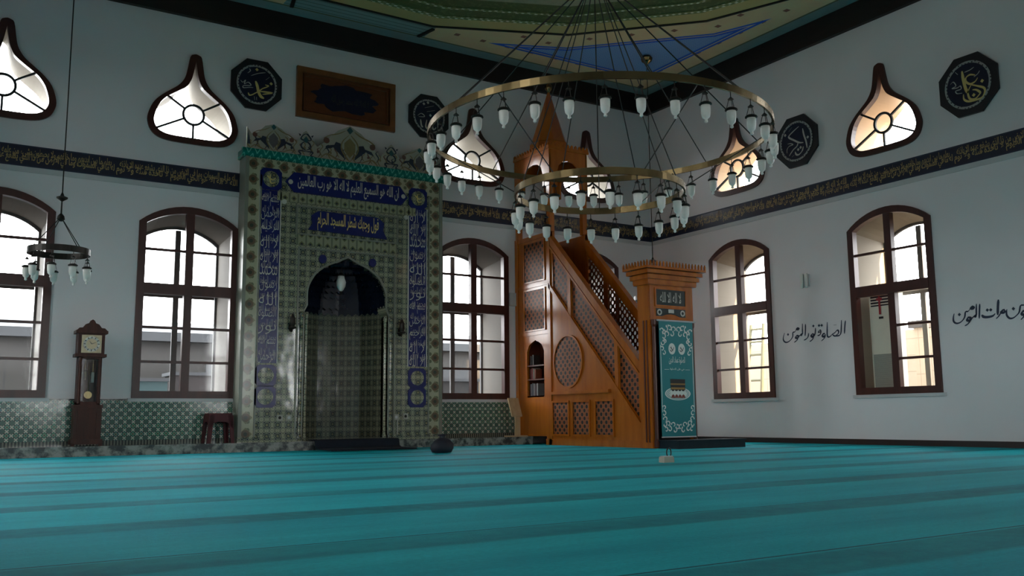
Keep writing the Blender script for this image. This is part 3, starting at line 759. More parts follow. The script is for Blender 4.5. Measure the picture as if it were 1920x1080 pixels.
for k in range(46):
    a = -1.95+3.9*k/45; bz = 5.53+.03*(k % 3); om.cur = (1, 0, 1, 2)[k % 4]
    hh = .16+.10*abs(math.sin(k*1.7)); sgn = 1 if k % 2 else -1
    ribbon(om, FM, [(XC+a, bz), (XC+a+sgn*.05, bz+hh*.4), (XC+a-sgn*.01, bz+hh*.8), (XC+a+sgn*.045, bz+hh)], .022, .0035)
    if k % 3 == 0: om.flat(ell(XC+a, bz+hh*.55, .022, .028, 8), FM, .0038)
orn(-1.52, 5.51, .70, False); orn(1.52, 5.51, .70, False); orn(0, 5.51, .96, True); palm(-.89, 5.51); palm(.89, 5.51)
om.cur = 0
for s in (-1, 1): om.flat([(XC+s*1.95, 5.6), (XC+s*1.99, 5.86), (XC+s*2.01, 5.6)], FM, .004)
om.build('crest_ornament', ['crest_navy', 'crest_ochre', 'crest_red', 'crest_teal', 'crest_grey'], cr, recalc=False)

# lamp hanging in the hood, candle brackets, socket plates
t = thing('niche_lamp', (-8.03, -.15, 3.02), 'small glass lamp hanging in the dark hood of the prayer niche', 'lamp')
m = MB(); m.smooth = True
m.lathe([(.02, 3.0), (.05, 3.03), (.085, 3.10), (.095, 3.18), (.07, 3.25), (.06, 3.30)], (-8.03, -.15, 0), 14); m.build('glass_bowl', 'glassw', t)
MB().lathe([(.065, 3.30), (.07, 3.32), (.03, 3.36)], (-8.03, -.15, 0), 12).build('cap', 'bronze', t)
MB().tube([(-8.03, -.15, 3.36), (-8.03, -.15, 3.58)], .006, 5).build('chain', 'bronze', t)
MB().lathe([(.012, 2.93), (.03, 2.96), (.02, 3.0)], (-8.03, -.15, 0), 10).build('drip_cup', 'bronze', t)
for x, lb in ((-9.09, 'dark candle bracket on the tiles left of the prayer niche opening'), (-6.885, 'dark candle bracket on the tiles right of the prayer niche opening')):
    t = thing('candle_bracket', (x, YF, 2.1), lb, 'wall lamp')
    MB().prism(ell(x, 2.24, .035, .09, 12), FM, 0, .02).build('back_plate', 'bronze', t)
    MB().tube([(x, YF-.015, 2.2), (x, YF-.09, 2.15), (x, YF-.13, 2.2)], .012, 6).build('arm', 'bronze', t)
    MB().lathe([(.04, 2.20), (.075, 2.22), (.075, 2.235), (.02, 2.24)], (x, YF-.13, 0), 12).build('drip_tray', 'bronze', t)
    MB().lathe([(.035, 2.24), (.05, 2.30), (.045, 2.40), (.02, 2.46), (.012, 2.48)], (x, YF-.13, 0), 12).build('candle_shade', 'bronze', t)
SOCK = ((-9.25, .59, 'white socket plate left of the niche, the farther one from the opening'), (-9.08, .59, 'white socket plate left of the niche, the nearer one to the opening'), (-6.94, .585, 'white socket plate above the cable duct right of the niche'), (-6.74, .60, 'white socket plate right of the niche, beside the duct socket'))
for x, z, lb in SOCK:
    t = thing('wall_socket', (x, YF, z), lb, 'socket')
    MB().prism(rect(x-.055, x+.055, z-.055, z+.055), FM, 0, .018).build('plate', 'cream', t)
    MB().prism(ell(x, z, .028, .028, 12), FM, .018, .020).build('outlet', 'dark' if x in (-9.25, -6.74) else 'white', t)
o = MB().prism(rect(-6.925, -6.90, .17, .53), FM, .0, .016).build('cable_duct', 'cream'); tag(o, 'thin pale cable duct running down from the right socket plate', 'cable duct')

# ------------------------------------------------------------------ plaques and framed panel
TW1= [(2,[(5.494,2.322),(5.473,2.213),(5.454,2.074)]),(2,[(5.404,2.338),(5.393,2.22),(5.376,2.102),(5.342,2.053),(5.278,2.047),(5.215,2.052),(5.173,2.089)]),(2,[(5.173,2.089),(5.228,2.107),(5.295,2.154),(5.324,2.129),(5.308,2.085),(5.243,2.053)]),(2,[(5.173,2.089),(5.134,2.054),(5.087,2.039),(5.057,2.068),(5.059,2.174),(5.072,2.331)]),(1,[(5.216,2.26),(5.284,2.258)]),(3,[(5.005,2.118),(4.958,2.106),(4.941,2.07),(4.987,2.058),(5.013,2.102)]),(2,[(5.011,2.079),(4.985,2.028),(4.907,1.974)]),(2,[(4.899,2.202),(4.908,2.148),(4.878,2.097),(4.821,2.087)]),(2,[(4.899,2.199),(4.864,2.175),(4.853,2.149),(4.896,2.157)]),(4,[(4.872,2.281)]),(4,[(4.937,2.279)]),(2,[(4.784,2.243),(4.774,2.159),(4.751,2.1),(4.708,2.088)]),(3,[(4.711,2.142),(4.67,2.099),(4.707,2.073),(4.739,2.101),(4.711,2.134)]),(2,[(4.731,2.079),(4.694,2.02),(4.624,1.983)]),(4,[(4.735,2.285)]),(2,[(4.612,2.157),(4.595,2.089),(4.552,2.046),(4.482,2.021)]),(2,[(4.544,2.341),(4.536,2.218),(4.519,2.103)]),(2,[(4.468,2.356),(4.461,2.224),(4.454,2.147),(4.412,2.135),(4.362,2.108),(4.331,2.098)]),(3,[(4.448,2.163),(4.417,2.136),(4.453,2.131)]),(3,[(4.324,2.142),(4.282,2.09),(4.33,2.079),(4.352,2.108),(4.314,2.135)]),(2,[(4.345,2.085),(4.308,2.034),(4.236,1.996)]),(3,[(4.354,2.292),(4.317,2.26),(4.371,2.251),(4.353,2.284)]),(2,[(4.317,2.26),(4.27,2.209),(4.219,2.197),(4.209,2.12),(4.161,2.061),(4.088,2.019),(4.017,2.016),(3.969,2.059),(3.968,2.123),(4.004,2.207)]),(4,[(4.092,2.168)])]
TW2= [(2,[(8.001,2.294),(7.956,2.249),(7.907,2.241),(7.887,2.164),(7.848,2.109),(7.789,2.071),(7.725,2.067),(7.682,2.104),(7.681,2.171),(7.703,2.235)]),(4,[(7.794,2.209)]),(3,[(8.042,2.335),(8.005,2.293),(8.056,2.288),(8.042,2.329)]),(3,[(7.952,2.158),(7.924,2.101),(7.978,2.096),(7.988,2.128),(7.948,2.152)]),(2,[(7.978,2.096),(7.939,2.041),(7.874,2.008)]),(2,[(8.109,2.358),(8.1,2.274),(8.088,2.164),(8.051,2.155),(8.015,2.126),(7.986,2.109)]),(3,[(8.088,2.18),(8.065,2.153),(8.095,2.15)]),(2,[(8.166,2.351),(8.151,2.236),(8.137,2.107)]),(3,[(8.416,2.164),(8.371,2.13),(8.291,2.119),(8.218,2.129),(8.184,2.164)]),(4,[(8.287,2.235)]),(4,[(8.345,2.232)]),(3,[(8.488,2.387),(8.469,2.267),(8.455,2.135)]),(3,[(8.58,2.217),(8.54,2.202),(8.515,2.173),(8.57,2.168),(8.579,2.205)]),(2,[(8.515,2.173),(8.468,2.114),(8.422,2.077)]),(2,[(8.939,2.28),(8.893,2.254),(8.84,2.247),(8.81,2.15),(8.761,2.098),(8.701,2.063),(8.644,2.066),(8.604,2.12),(8.607,2.189),(8.618,2.213)]),(4,[(8.72,2.212)]),(3,[(8.88,2.174),(8.847,2.115),(8.893,2.101),(8.908,2.14),(8.874,2.168)]),(2,[(8.892,2.092),(8.864,2.057),(8.824,2.023)]),(3,[(8.943,2.323),(8.921,2.282),(8.964,2.28),(8.942,2.317)]),(2,[(9.021,2.376),(9.006,2.272),(8.994,2.168),(8.952,2.142),(8.906,2.115)]),(2,[(9.077,2.382),(9.061,2.266),(9.046,2.132)])]
TP4= [(3,[(8.213,6.356),(8.228,6.179),(8.261,6.009),(8.301,5.939)]),(2,[(8.438,6.214),(8.35,6.248),(8.278,6.22),(8.267,6.155),(8.336,6.088),(8.429,6.103),(8.479,6.155)]),(2,[(8.358,6.069),(8.467,6.012),(8.574,5.945),(8.579,5.865),(8.517,5.794),(8.403,5.784),(8.289,5.796),(8.213,5.853),(8.209,5.945)]),(2,[(8.358,6.069),(8.306,5.995),(8.289,5.932),(8.316,5.833),(8.405,5.806),(8.477,5.852),(8.502,5.889),(8.44,5.953),(8.373,5.974)]),(1,[(8.251,6.321),(8.357,6.332),(8.428,6.359)]),(1,[(8.522,6.265),(8.485,6.221),(8.413,6.188)]),(4,[(8.551,6.075)]),(1,[(7.987,6.187),(8.043,6.216),(8.084,6.133),(8.011,6.11),(8.104,6.092),(8.164,6.108),(8.171,6.049),(8.076,6.044),(8.096,5.992),(8.188,5.974)]),(1,[(8.091,6.374),(8.134,6.319)]),(4,[(8.388,5.879)])]
TP3= [(2,[(4.69,6.353),(4.568,6.3),(4.429,6.223),(4.44,6.174),(4.554,6.097),(4.675,6.02),(4.783,5.992)]),(2,[(4.782,6.287),(4.807,6.144),(4.852,5.997),(4.87,5.857)]),(2,[(4.647,6.016),(4.615,5.956),(4.514,5.902),(4.408,5.802)]),(2,[(4.778,5.914),(4.745,5.832),(4.659,5.774),(4.59,5.791),(4.566,5.854)]),(4,[(4.709,5.909)]),(4,[(4.645,5.88)]),(4,[(4.331,6.26)]),(4,[(4.898,6.075)]),(1,[(4.517,6.383),(4.427,6.315)]),(1,[(4.476,5.763),(4.535,5.794)]),(1,[(4.383,6.062),(4.453,6.055),(4.521,6.015),(4.422,6.006),(4.361,5.952),(4.356,5.873)])]
TP1= [(3,[(-9.78,6.931),(-9.746,6.84),(-9.717,6.727),(-9.673,6.649),(-9.609,6.618)]),(2,[(-9.913,6.68),(-9.891,6.636),(-9.839,6.651),(-9.768,6.702),(-9.717,6.738),(-9.646,6.805),(-9.563,6.853),(-9.532,6.881),(-9.595,6.89)]),(2,[(-9.696,6.742),(-9.581,6.752),(-9.454,6.754),(-9.559,6.719),(-9.642,6.692)]),(1,[(-10.064,6.898),(-10.021,6.863),(-9.972,6.916),(-9.99,6.837),(-9.919,6.883),(-9.866,6.829),(-9.999,6.803),(-10.008,6.759),(-9.895,6.785),(-9.823,6.794)]),(1,[(-9.871,7.021),(-9.738,7.09),(-9.592,7.135)]),(1,[(-9.588,6.99),(-9.515,7.058)]),(1,[(-9.935,7.062),(-9.885,7.116),(-9.906,7.154)]),(4,[(-9.761,7.162)]),(4,[(-9.48,6.934)]),(1,[(-9.797,6.626),(-9.785,6.554)]),(1,[(-9.755,6.623),(-9.748,6.56)])]
TP2= [(2,[(-6.286,6.769),(-6.266,6.642),(-6.228,6.607)]),(2,[(-6.139,6.782),(-6.164,6.635),(-6.112,6.59),(-6.068,6.615),(-6.055,6.796)]),(2,[(-5.972,6.858),(-6.01,6.66),(-5.971,6.595),(-5.919,6.651)]),(2,[(-5.881,6.849),(-5.878,6.587)]),(1,[(-6.191,7.035),(-5.972,7.115)]),(1,[(-6.14,6.96),(-5.946,7.018)]),(4,[(-6.056,6.891)]),(1,[(-6.356,6.84),(-6.267,6.902),(-6.19,6.844),(-6.331,6.821)]),(4,[(-6.115,7.161)]),(4,[(-6.211,7.12)])]
def plaque(fr, a, b, R, data, label, gold):
    t = thing('calligraphy_plaque', fr(a, b, 0), label, 'plaque', 'octagonal calligraphy plaques')
    g = lambda x, y, n: fr(x, y, -n)
    MB().prism(ell(a, b, R, R, 8, PI/8), g, .005, .05).build('octagonal_board', 'navyblk', t)
    MB().prism(ell(a, b, R*.66, R*.66, 40), g, .05, .056).build('roundel', 'navy', t)
    r = MB().prism(ell(a, b, R*.735, R*.735, 40), g, .05, .06, [ell(a, b, R*.665, R*.665, 40)]).build('border_ring', 'dotring', t)
    m = MB(); strokes(m, g, [s for s in data if s[0] > 1], .045, .062); m.build('lettering', gold, t, recalc=False)
    m2 = MB(); strokes(m2, g, [s for s in data if s[0] <= 1], .05, .061); m2.build('small_lettering', 'silver', t, recalc=False)
plaque(F_front, -9.75, 6.87, .525, TP1, 'octagonal black calligraphy plaque left of the wooden framed panel', 'gold')
plaque(F_front, -6.08, 6.865, .505, TP2, 'octagonal black calligraphy plaque right of the framed panel, behind the big chandelier', 'silver')
plaque(F_right, 4.595, 6.07, .565, TP3, 'octagonal black calligraphy plaque on the right wall nearer the corner', 'silver')
plaque(F_right, 8.29, 6.09, .565, TP4, 'octagonal black calligraphy plaque with gold letters at the far right', 'gold')
t = thing('framed_panel', (-7.92, 0, 6.9), 'wide wooden framed calligraphy panel high above the prayer niche', 'framed panel')
g = lambda x, y, n: F_front(x, y, -n)
M['panelwood'] = mat('panel_wood', woodf((.10, .030, .010, 1), (.15, .048, .016, 1), (.3, 2, 2), 3), .35)
M['framewood'] = mat('frame_wood', woodf((.15, .056, .018, 1), (.23, .086, .028, 1), (1, 1, 1), 4), .35)
MB().prism(rect(-8.97, -6.87, 6.39, 7.41), g, .0, .07, [rect(-8.86, -6.98, 6.50, 7.30)]).build('frame', 'framewood', t)
MB().prism(rect(-8.83, -7.01, 6.53, 7.27), g, .02, .05, [rect(-8.79, -7.05, 6.57, 7.23)]).build('inner_moulding', 'panelwood', t)
MB().prism(rect(-8.87, -6.97, 6.49, 7.31), g, .0, .02).build('backboard', 'panelwood', t)
cl = MB(); pts = []
random.seed(3)
for k in range(48):
    th = 2*PI*k/48; rr = 1+.10*math.sin(9*th)+.05*math.sin(17*th+1); pts.append((-7.94+.66*rr*math.copysign(abs(math.cos(th))**.75, math.cos(th)), 6.90+.27*rr*math.sin(th)))
c_ = cl.prism(pts, g, .02, .032).build('cloud_ground', 'navy', t)
m = MB(); text_into(m, g, 'لا اله الا الله محمد رسول الله', -8.25, -7.45, 6.76, 6.96, .035, 0); m.build('lettering', 'goldf', t, recalc=False)
# wall inscriptions painted on the right wall
gR = lambda x, y, n: F_right(x, y, -n)
for data, cuts, lb in ((TW1, (0, 11, 16, 99), 'dark blue painted Arabic phrase between the two right hand windows'), (TW2, (0, 8, 14, 99), 'dark blue painted Arabic phrase at the far right edge')):
    ca = sum(q[0] for s in data for q in s[1])/sum(len(s[1]) for s in data)
    t = thing('wall_inscription', F_right(ca, 2.2, 0), lb, 'inscription')
    for c0, c1 in zip(cuts, cuts[1:]):
        m = MB(); strokes(m, gR, data[c0:c1], .040, .004); m.build('word', 'ink', t, recalc=False)
# small wall fittings
t = thing('wall_lamp', F_right(4.62, 3.2, 0), 'small white twin tube lamp on the right wall between the windows', 'wall lamp')
MB().prism(rect(4.53, 4.71, 3.08, 3.32), gR, 0, .03).build('back_plate', 'white', t)
for s in (-.055, .055):
    m = MB(); m.smooth = True; m.lathe([(.02, 3.05), (.035, 3.06), (.035, 3.33), (.02, 3.34)], (-.07, -4.62-s, 0), 12); m.build('tube', 'glassw', t)
t = thing('junction_box', (-4.0, 0, 3.1), 'small pale grey wall box between the window and the pulpit', 'wall box')
MB().prism(rect(-4.105, -3.925, 2.98, 3.24), g, 0, .06).build('body', 'white', t)
MB().prism(rect(-4.115, -3.92, 2.955, 2.985), g, 0, .07).build('bottom_flange', 'silver', t)
# ------------------------------------------------------------------ pulpit (minbar)
XA, XB = -3.92, -2.96                        # outer faces of the two sides
YT, YP, YE = -1.35, -4.13, -4.45             # tower front, gate back, gate front
zt = lambda y: 4.19+(y+1.44)*1.0             # handrail line
zb = lambda y: 3.26+(y+1.27)*1.018           # lower diagonal line
mb_ = thing('pulpit', (-3.45, -2.2, 0), 'tall orange-brown wooden pulpit with stair, carved lattice sides and pointed canopy', 'pulpit')
def SF(s):                                    # side frame: a = y, b = z, n = outwards from the side
    return (lambda a, b, n: (XA-n, a, b)) if s < 0 else (lambda a, b, n: (XB+n, a, b))
def band_hole(y0, y1): return [(y0, zb(y0)+.10), (y1, zb(y1)+.10), (y1, zt(y1)-.27), (y0, zt(y0)-.27)]
BH = [band_hole(-1.42, -1.93), band_hole(-2.07, -3.38), [(-3.52, zb(-3.52)+.10), (-4.05, zb(-4.05)+.08), (-4.05, zt(-4.05)-.27), (-3.52, zt(-3.52)-.27)]]
NICHE = [(-1.06, 1.0), (-.42, 1.0), (-.42, 1.93), (-.50, 2.06), (-.62, 2.12), (-.74, 2.16), (-.86, 2.12), (-.98, 2.06), (-1.06, 1.93)]
for s in (-1, 1):
    g = SF(s)
    outl = [(-.02, .17), (-.02, 4.40), (YT, 4.40), (YT, 4.28), (-4.14, 1.46), (-4.14, .0), (-1.13, 0), (-1.13, .17)]
    if s > 0: outl = [(-.02, .0), (-.02, 4.40), (YT, 4.40), (YT, 4.28), (-4.14, 1.46), (-4.14, .0)]
    sp = MB().prism(outl, g, -.05, 0, BH+([NICHE] if s < 0 else [])).build('side_panel', 'wood', mb_)
    for hp in BH: MB().prism(hp, g, -.035, -.02).build('lattice_panel', 'lattice_open' if s > 0 else 'lattice', mb_)
    hr = MB().prism([(YT-.02, zt(YT-.02)-.17), (-4.16, zt(-4.16)-.17), (-4.16, zt(-4.16)+.02), (YT-.02, zt(YT-.02)+.02)], g, -.09, .035).build('handrail', 'wood', mb_)
    ml = MB()
    ml.prism([(YT, zt(YT)-.26), (-4.14, zt(-4.14)-.26), (-4.14, zt(-4.14)-.20), (YT, zt(YT)-.20)], g, 0, .03)
    ml.build('moulding', 'wood', mb_)
    MB().prism([(YT+.06, zb(YT+.06)-.03), (-4.14, max(.12, zb(-4.14)-.03)), (-4.14, zb(-4.14)+.07), (YT+.06, zb(YT+.06)+.07)], g, 0, .03).build('moulding', 'wood', mb_)
    for y in (-2.0, -3.45): MB().prism([(y-.05, zb(y-.05)+.05), (y+.05, zb(y+.05)+.05), (y+.05, zt(y+.05)-.2), (y-.05, zt(y-.05)-.2)], g, 0, .02).build('stile', 'wood', mb_)
    for y0, y1, z0 in ((-.13, -.02, .17), (YT, YT+.10, .0)):
        MB().prism(rect(y0, y1, z0, 4.4), g, -.06, .03).build('post', 'wood', mb_)
    # tower: lattice fields and rails
    for z0, z1 in ((3.42, 4.24), (2.38, 3.22)):
        MB().prism(rect(-1.12, -.38, z0, z1), g, .0, .012).build('lattice_panel', 'lattice', mb_)
        MB().prism(rect(-1.15, -.35, z0-.03, z1+.03), g, 0, .025, [rect(-1.12, -.38, z0, z1)]).build('panel_frame', 'wood', mb_)
    for z in (4.34, 3.32, 2.30): MB().prism(rect(YT+.1, -.13, z-.035, z+.035), g, 0, .018).build('rail', 'wood', mb_)
    # lower zone
    MB().prism(rect(-3.26, YT+.05, 1.0, 1.06), g, 0, .07).build('ledge', 'wood', mb_)
    for y0, y1 in ((-1.90, -1.38), (-2.58, -2.06), (-3.31, -2.79)):
        MB().prism(rect(y0, y1, .22, .84), g, 0, .008).build('lattice_panel', 'lattice', mb_)
        MB().prism(rect(y0-.035, y1+.035, .18, .88), g, 0, .028, [rect(y0, y1, .22, .84)]).build('panel_frame', 'wood', mb_)
    MB().prism(rect(-4.14, -1.14, 0, .12), g, 0, .03).build('base_board', 'wood', mb_)
    ov = MB().prism(ell(-1.915, 1.65, .46, .50, 40), g, 0, .012).build('oval_lattice', 'lattice', mb_)
    MB().prism(ell(-1.915, 1.65, .495, .535, 40), g, 0, .03, [ell(-1.915, 1.65, .46, .50, 40)]).build('oval_frame', 'wood', mb_)
# book niche box inside the tower (open on the left side)
nb = MB()
nb.box(XA+.05, XA+.36, -1.10, -1.06, .97, 2.2); nb.box(XA+.05, XA+.36, -.42, -.38, .97, 2.2); nb.box(XA+.34, XA+.36, -1.10, -.38, .97, 2.2); nb.box(XA+.05, XA+.36, -1.1, -.38, 2.16, 2.2); nb.box(XA+.0, XA+.36, -1.06, -.42, .97, 1.0)
nb.build('book_niche', 'wood_red', mb_)
for z in (1.34, 1.63): MB().box(XA+.01, XA+.34, -1.06, -.42, z-.012, z+.012).build('shelf', 'wood_red', mb_)
# fronts and backs of tower and stair
st = MB(); NS = 13
for k in range(NS):
    y1 = -4.10+k*(2.75/NS); st.box(XA+.05, XB-.05, y1, -1.30, k*.25, (k+1)*.25)
st.build('steps', 'black', mb_)
MB().box(XA+.05, XB-.05, -.06, -.02, .17, 4.4).build('back_panel', 'wood_red', mb_)
MB().box(XA+.05, XB-.05, -1.30, -.06, 3.2, 3.25).build('landing', 'wood_red', mb_)
# canopy on four posts
for x in (XA+.05, XB-.05):
    for y in (-.08, YT+.06):
        MB().box(x-.055, x+.055, y-.055, y+.055, 4.4, 5.55).build('canopy_post', 'wood', mb_)
def arch_plate(a0, a1, z0, z1, ca, hw, zs, za):
    ar = [(ca+hw, z0), (ca+hw, zs), (ca+hw*.86, zs+(za-zs)*.55), (ca+hw*.5, zs+(za-zs)*.88), (ca, za), (ca-hw*.5, zs+(za-zs)*.88), (ca-hw*.86, zs+(za-zs)*.55), (ca-hw, zs), (ca-hw, z0)]
    return [(a0, z0), (a0, z1), (a1, z1), (a1, z0)]+ar
zc0, zc1 = 5.38, 6.20
for x in (XA-.02, XB-.02):
    MB().prism(arch_plate(YT-.02, -.02, zc0, zc1, -.76, .36, 5.68, 5.94), lambda a, b, n: (n, a, b), x, x+.04).build('canopy_arch', 'wood', mb_)
for y in (YT-.02, -.06):
    MB().prism(arch_plate(XA, XB, zc0, zc1, (XA+XB)/2, .29, 5.68, 5.95), lambda a, b, n: (a, n, b), y, y+.04).build('canopy_arch', 'wood', mb_)
MB().box(XA-.05, XB+.05, YT-.05, -.02, 6.16, 6.22).build('canopy_cornice', 'wood', mb_)
cn = MB()
def crenel(cn, x0, x1, y0, y1, z, n1, n2, w=.035, hh=.085):
    for k in range(n1):
        x = x0+(x1-x0)*k/(n1-1)
        for y in (y0, y1): cn.prism([(x-w, z), (x+w, z), (x+w*.9, z+hh*.6), (x, z+hh), (x-w*.9, z+hh*.6)], lambda a, b, n: (a, n, b), y-.012, y+.012)
    for k in range(1, n2-1):
        y = y0+(y1-y0)*k/(n2-1)
        for x in (x0, x1): cn.prism([(y-w, z), (y+w, z), (y+w*.9, z+hh*.6), (y, z+hh), (y-w*.9, z+hh*.6)], lambda a, b, n: (n, a, b), x-.012, x+.012)
crenel(cn, XA-.02, XB+.02, YT-.02, -.05, 6.23, 11, 14)
cn.prism(rect(XA-.045, XB+.045, YT-.045, -.025), flatfr, 6.215, 6.235, [rect(XA+.02, XB-.02, YT+.02, -.09)])
cn.build('crenellation', 'wood', mb_)
XS, YS = (XA+XB)/2, -.68
MB().lathe([(.50, 6.22), (.50, 6.30), (.44, 6.34), (.44, 6.46), (.40, 6.50), (.02, 7.70)], (XS, YS, 0), 8, PI/8).build('spire', 'wood', mb_)
fn = MB(); fn.smooth = True
fn.lathe([(.02, 7.66), (.03, 7.70), (.075, 7.76), (.085, 7.81), (.06, 7.87), (.02, 7.89), (.03, 7.93), (.01, 7.98), (.004, 8.1)], (XS, YS, 0), 12); fn.build('finial', 'brass', mb_)
# gate
gt = MB()
for x in (XA-.045, XB-.10):
    gt.box(x, x+.145, YE, YP, 0, 2.90)
gt.build('gate_posts', 'wood', mb_) if False else None
for x in (XA-.045, XB-.10):
    p = MB().box(x, x+.145, YE+.012, YP, 0, 2.89).build('gate_post', 'wood', mb_)
    f = MB()
    for q in (YE+.07, YE+.15): f.box(x-.012, x+.157, q, q+.03, .1, 2.24)
    f.build('fluting', 'wood_red', p)
    MB().lathe([(.05, .02), (.05, .12), (.036, .16), (.036, 2.12), (.05, 2.16), (.05, 2.25)], (x+.0725, YE-.02, 0), 12).build('colonnette', 'wood_red', p)
MB().box(XA-.03, XB+.03, YE, YP-.1, 2.25, 2.885).build('frieze_board', 'wood', mb_)
MB().box(XA+.1, XB-.1, YE+.05, YE+.08, .15, 2.25).build('gate_curtain', 'basebd', mb_)
M['inscr'] = mat('inscription_black', varied((.010, .020, .018, 1), .4, 9), .3)
fG = lambda a, b, n: (a, YE-n, b)
p1 = MB().prism(rect(-3.81, -3.12, 2.52, 2.80), fG, 0, .012).build('inscription_plate', 'inscr', mb_)
m = MB(); text_into(m, fG, 'لا اله الا الله', -3.72, -3.22, 2.57, 2.76, .015, .006); m.build('lettering', 'silver', p1, recalc=False)
MB().prism(rect(-3.84, -3.09, 2.49, 2.83), fG, 0, .02, [rect(-3.81, -3.12, 2.52, 2.80)]).build('plate_frame', 'wood', mb_)
p2 = MB().prism([(-3.81, 2.32), (-3.81, 2.46), (-3.12, 2.46), (-3.12, 2.32), (-3.25, 2.32), (-3.36, 2.355), (-3.465, 2.365), (-3.57, 2.355), (-3.68, 2.32)], fG, 0, .012).build('scroll_plate', 'inscr', mb_)
m = MB()
for x in (-3.74, -3.19): m.prism(ell(x, 2.39, .055, .055, 18), fG, .012, .016, [ell(x, 2.39, .03, .03, 18)])
m.prism(rect(-3.53, -3.40, 2.385, 2.45), fG, .012, .016); m.build('scroll_ornament', 'silver', p2)
for k, (z0, z1, e) in enumerate(((2.88, 2.96, .045), (2.975, 3.05, .09), (3.065, 3.135, .135), (3.15, 3.19, .18))):
    MB().box(XA-.045-e, XB+.045+e, YE-e, YP+e, z0, z1).build('cornice', 'wood', mb_)
cn = MB(); crenel(cn, XA-.21, XB+.21, YE-.165, YP+.165, 3.19, 19, 9, .019, .10); cn.box(XA-.10, XB+.10, YE-.05, YP+.05, 2.90, 3.18); cn.build('crenellation', 'wood', mb_)

# banner on the gate
bn = thing('banner', (-3.43, YE-.09, 2.24), 'teal hanging banner with white floral corners and a black cube picture', 'banner')
fB = lambda a, b, n: (a, YE-.09-n, b)
M['banner'] = mat('banner_cloth', varied((.002, .19, .21, 1), .08, 3), .55)
MB().prism(rect(-3.84, -3.04, .19, 2.22), fB, 0, .004).build('cloth', 'banner', bn)
MB().tube([(-3.87, YE-.085, 2.235), (-2.96, YE-.085, 2.235)], .016, 8).build('top_rod', 'white', bn)
MB().tube([(-3.84, YE-.09, .19), (-3.04, YE-.09, .19)], .012, 8).build('bottom_rod', 'white', bn)
M['bwhite'] = mat('banner_print_white', (.70, .74, .70, 1), .6)
M['bgold'] = mat('banner_print_gold', (.30, .16, .04, 1), .6)
M['bblack'] = mat('banner_print_black', (.012, .010, .010, 1), .6)
M['bred'] = mat('banner_print_red', (.20, .035, .020, 1), .6)
XM = -3.44; w = MB()
def curl(a, b, s, r, rot):
    pts = []
    for i in range(9):
        t = i/8; an = rot+s*t*4.4; rr = r*(1-.62*t); pts.append((a+rr*math.cos(an), b+rr*math.sin(an)))
    ribbon(w, fB, pts, .022, .0055)
    x, y = pts[0]; w.flat(ell(x, y, r*.26, r*.4, 8, rot), fB, .0056)
random.seed(11)
for s in (-1, 1):
    for da, db, r, ro in ((.05, 2.08, .06, 0), (.15, 2.10, .055, 1), (.25, 2.08, .06, 2), (.33, 2.05, .05, .5), (.10, 2.0, .05, 2.2), (.21, 1.99, .055, .4), (.30, 1.95, .06, 1.4), (.33, 1.84, .055, 2.6), (.27, 1.86, .045, .3), (.34, 1.73, .045, 1.0), (.30, 1.66, .04, 2.0),
                          (.33, .70, .04, .6), (.34, .60, .05, 1.6), (.31, .50, .05, .2), (.33, .41, .05, 2.2), (.25, .42, .05, .9), (.22, .33, .05, 1.7), (.13, .40, .05, .4), (.10, .31, .05, 2.1), (.03, .36, .045, 1.2), (.30, .32, .045, 1.2)):
        curl(XM+s*da, db, s, r, ro if s > 0 else PI-ro)
    w.flat(rect(XM+s*.375-.006, XM+s*.375+.006, .62, 1.8), fB, .0055)
w.build('floral_print', 'bwhite', bn, recalc=False)
for x in (-3.55, -3.32):
    e = MB().flat(ell(x, 1.735, .082, .10, 24), fB, .0055).build('oval_medallion', 'bwhite', bn, recalc=False)
    m = MB(); strokes(m, fB, [(2, [(x-.05, 1.72), (x-.01, 1.69), (x+.03, 1.73), (x+.045, 1.77)]), (2, [(x-.02, 1.78), (x, 1.71)]), (2, [(x+.02, 1.70), (x-.02, 1.75), (x-.04, 1.76)])], .018, .007); m.build('lettering', 'bblack', e, recalc=False)
m = MB(); text_into(m, fB, 'الصلوة عماد الدين', XM-.19, XM+.19, 1.46, 1.60, .0056, .01); text_into(m, fB, 'حي على الصلوة', XM-.17, XM+.17, 1.345, 1.40, .0056, .01); m.flat(rect(XM-.30, XM-.19, 1.366, 1.372), fB, .0056); m.flat(rect(XM+.19, XM+.30, 1.366, 1.372), fB, .0056); m.build('lettering', 'bwhite', bn, recalc=False)
k_ = MB(); k_.flat(ell(XM-.005, .945, .30, .115, 32), fB, .0052); k_.build('pale_disc', 'bwhite', bn, recalc=False)
k_ = MB()
for q in (.9, .78, .66): k_.prism(ell(XM-.005, .945, .30*q, .115*q, 32), fB, .0053, .0058, [ell(XM-.005, .945, .30*q-.012, .115*q-.008, 32)])
k_.build('disc_rings', 'banner', bn)
kb = MB(); kb.cur = 0; kb.flat([(XM-.17, .99), (XM+.17, .99), (XM+.175, 1.20), (XM-.175, 1.20)], fB, .007)
kb.cur = 1; kb.flat(rect(XM-.173, XM+.173, 1.10, 1.125), fB, .008); kb.flat(rect(XM-.16, XM+.16, 1.02, 1.055), fB, .008)
kb.cur = 2
for i in range(5): x = XM-.16+i*.08; kb.flat([(x-.04, .90), (x+.04, .90), (x+.03, .97), (x, 1.015), (x-.03, .97)], fB, .009)
kb.cur = 3
for i in range(4): x = XM-.12+i*.08; kb.flat([(x-.045, .87), (x+.045, .87), (x+.03, .915), (x, .935), (x-.03, .915)], fB, .010)
kb.build('cube_picture', ['bblack', 'bgold', 'bwhite', 'bred'], bn, recalc=False)

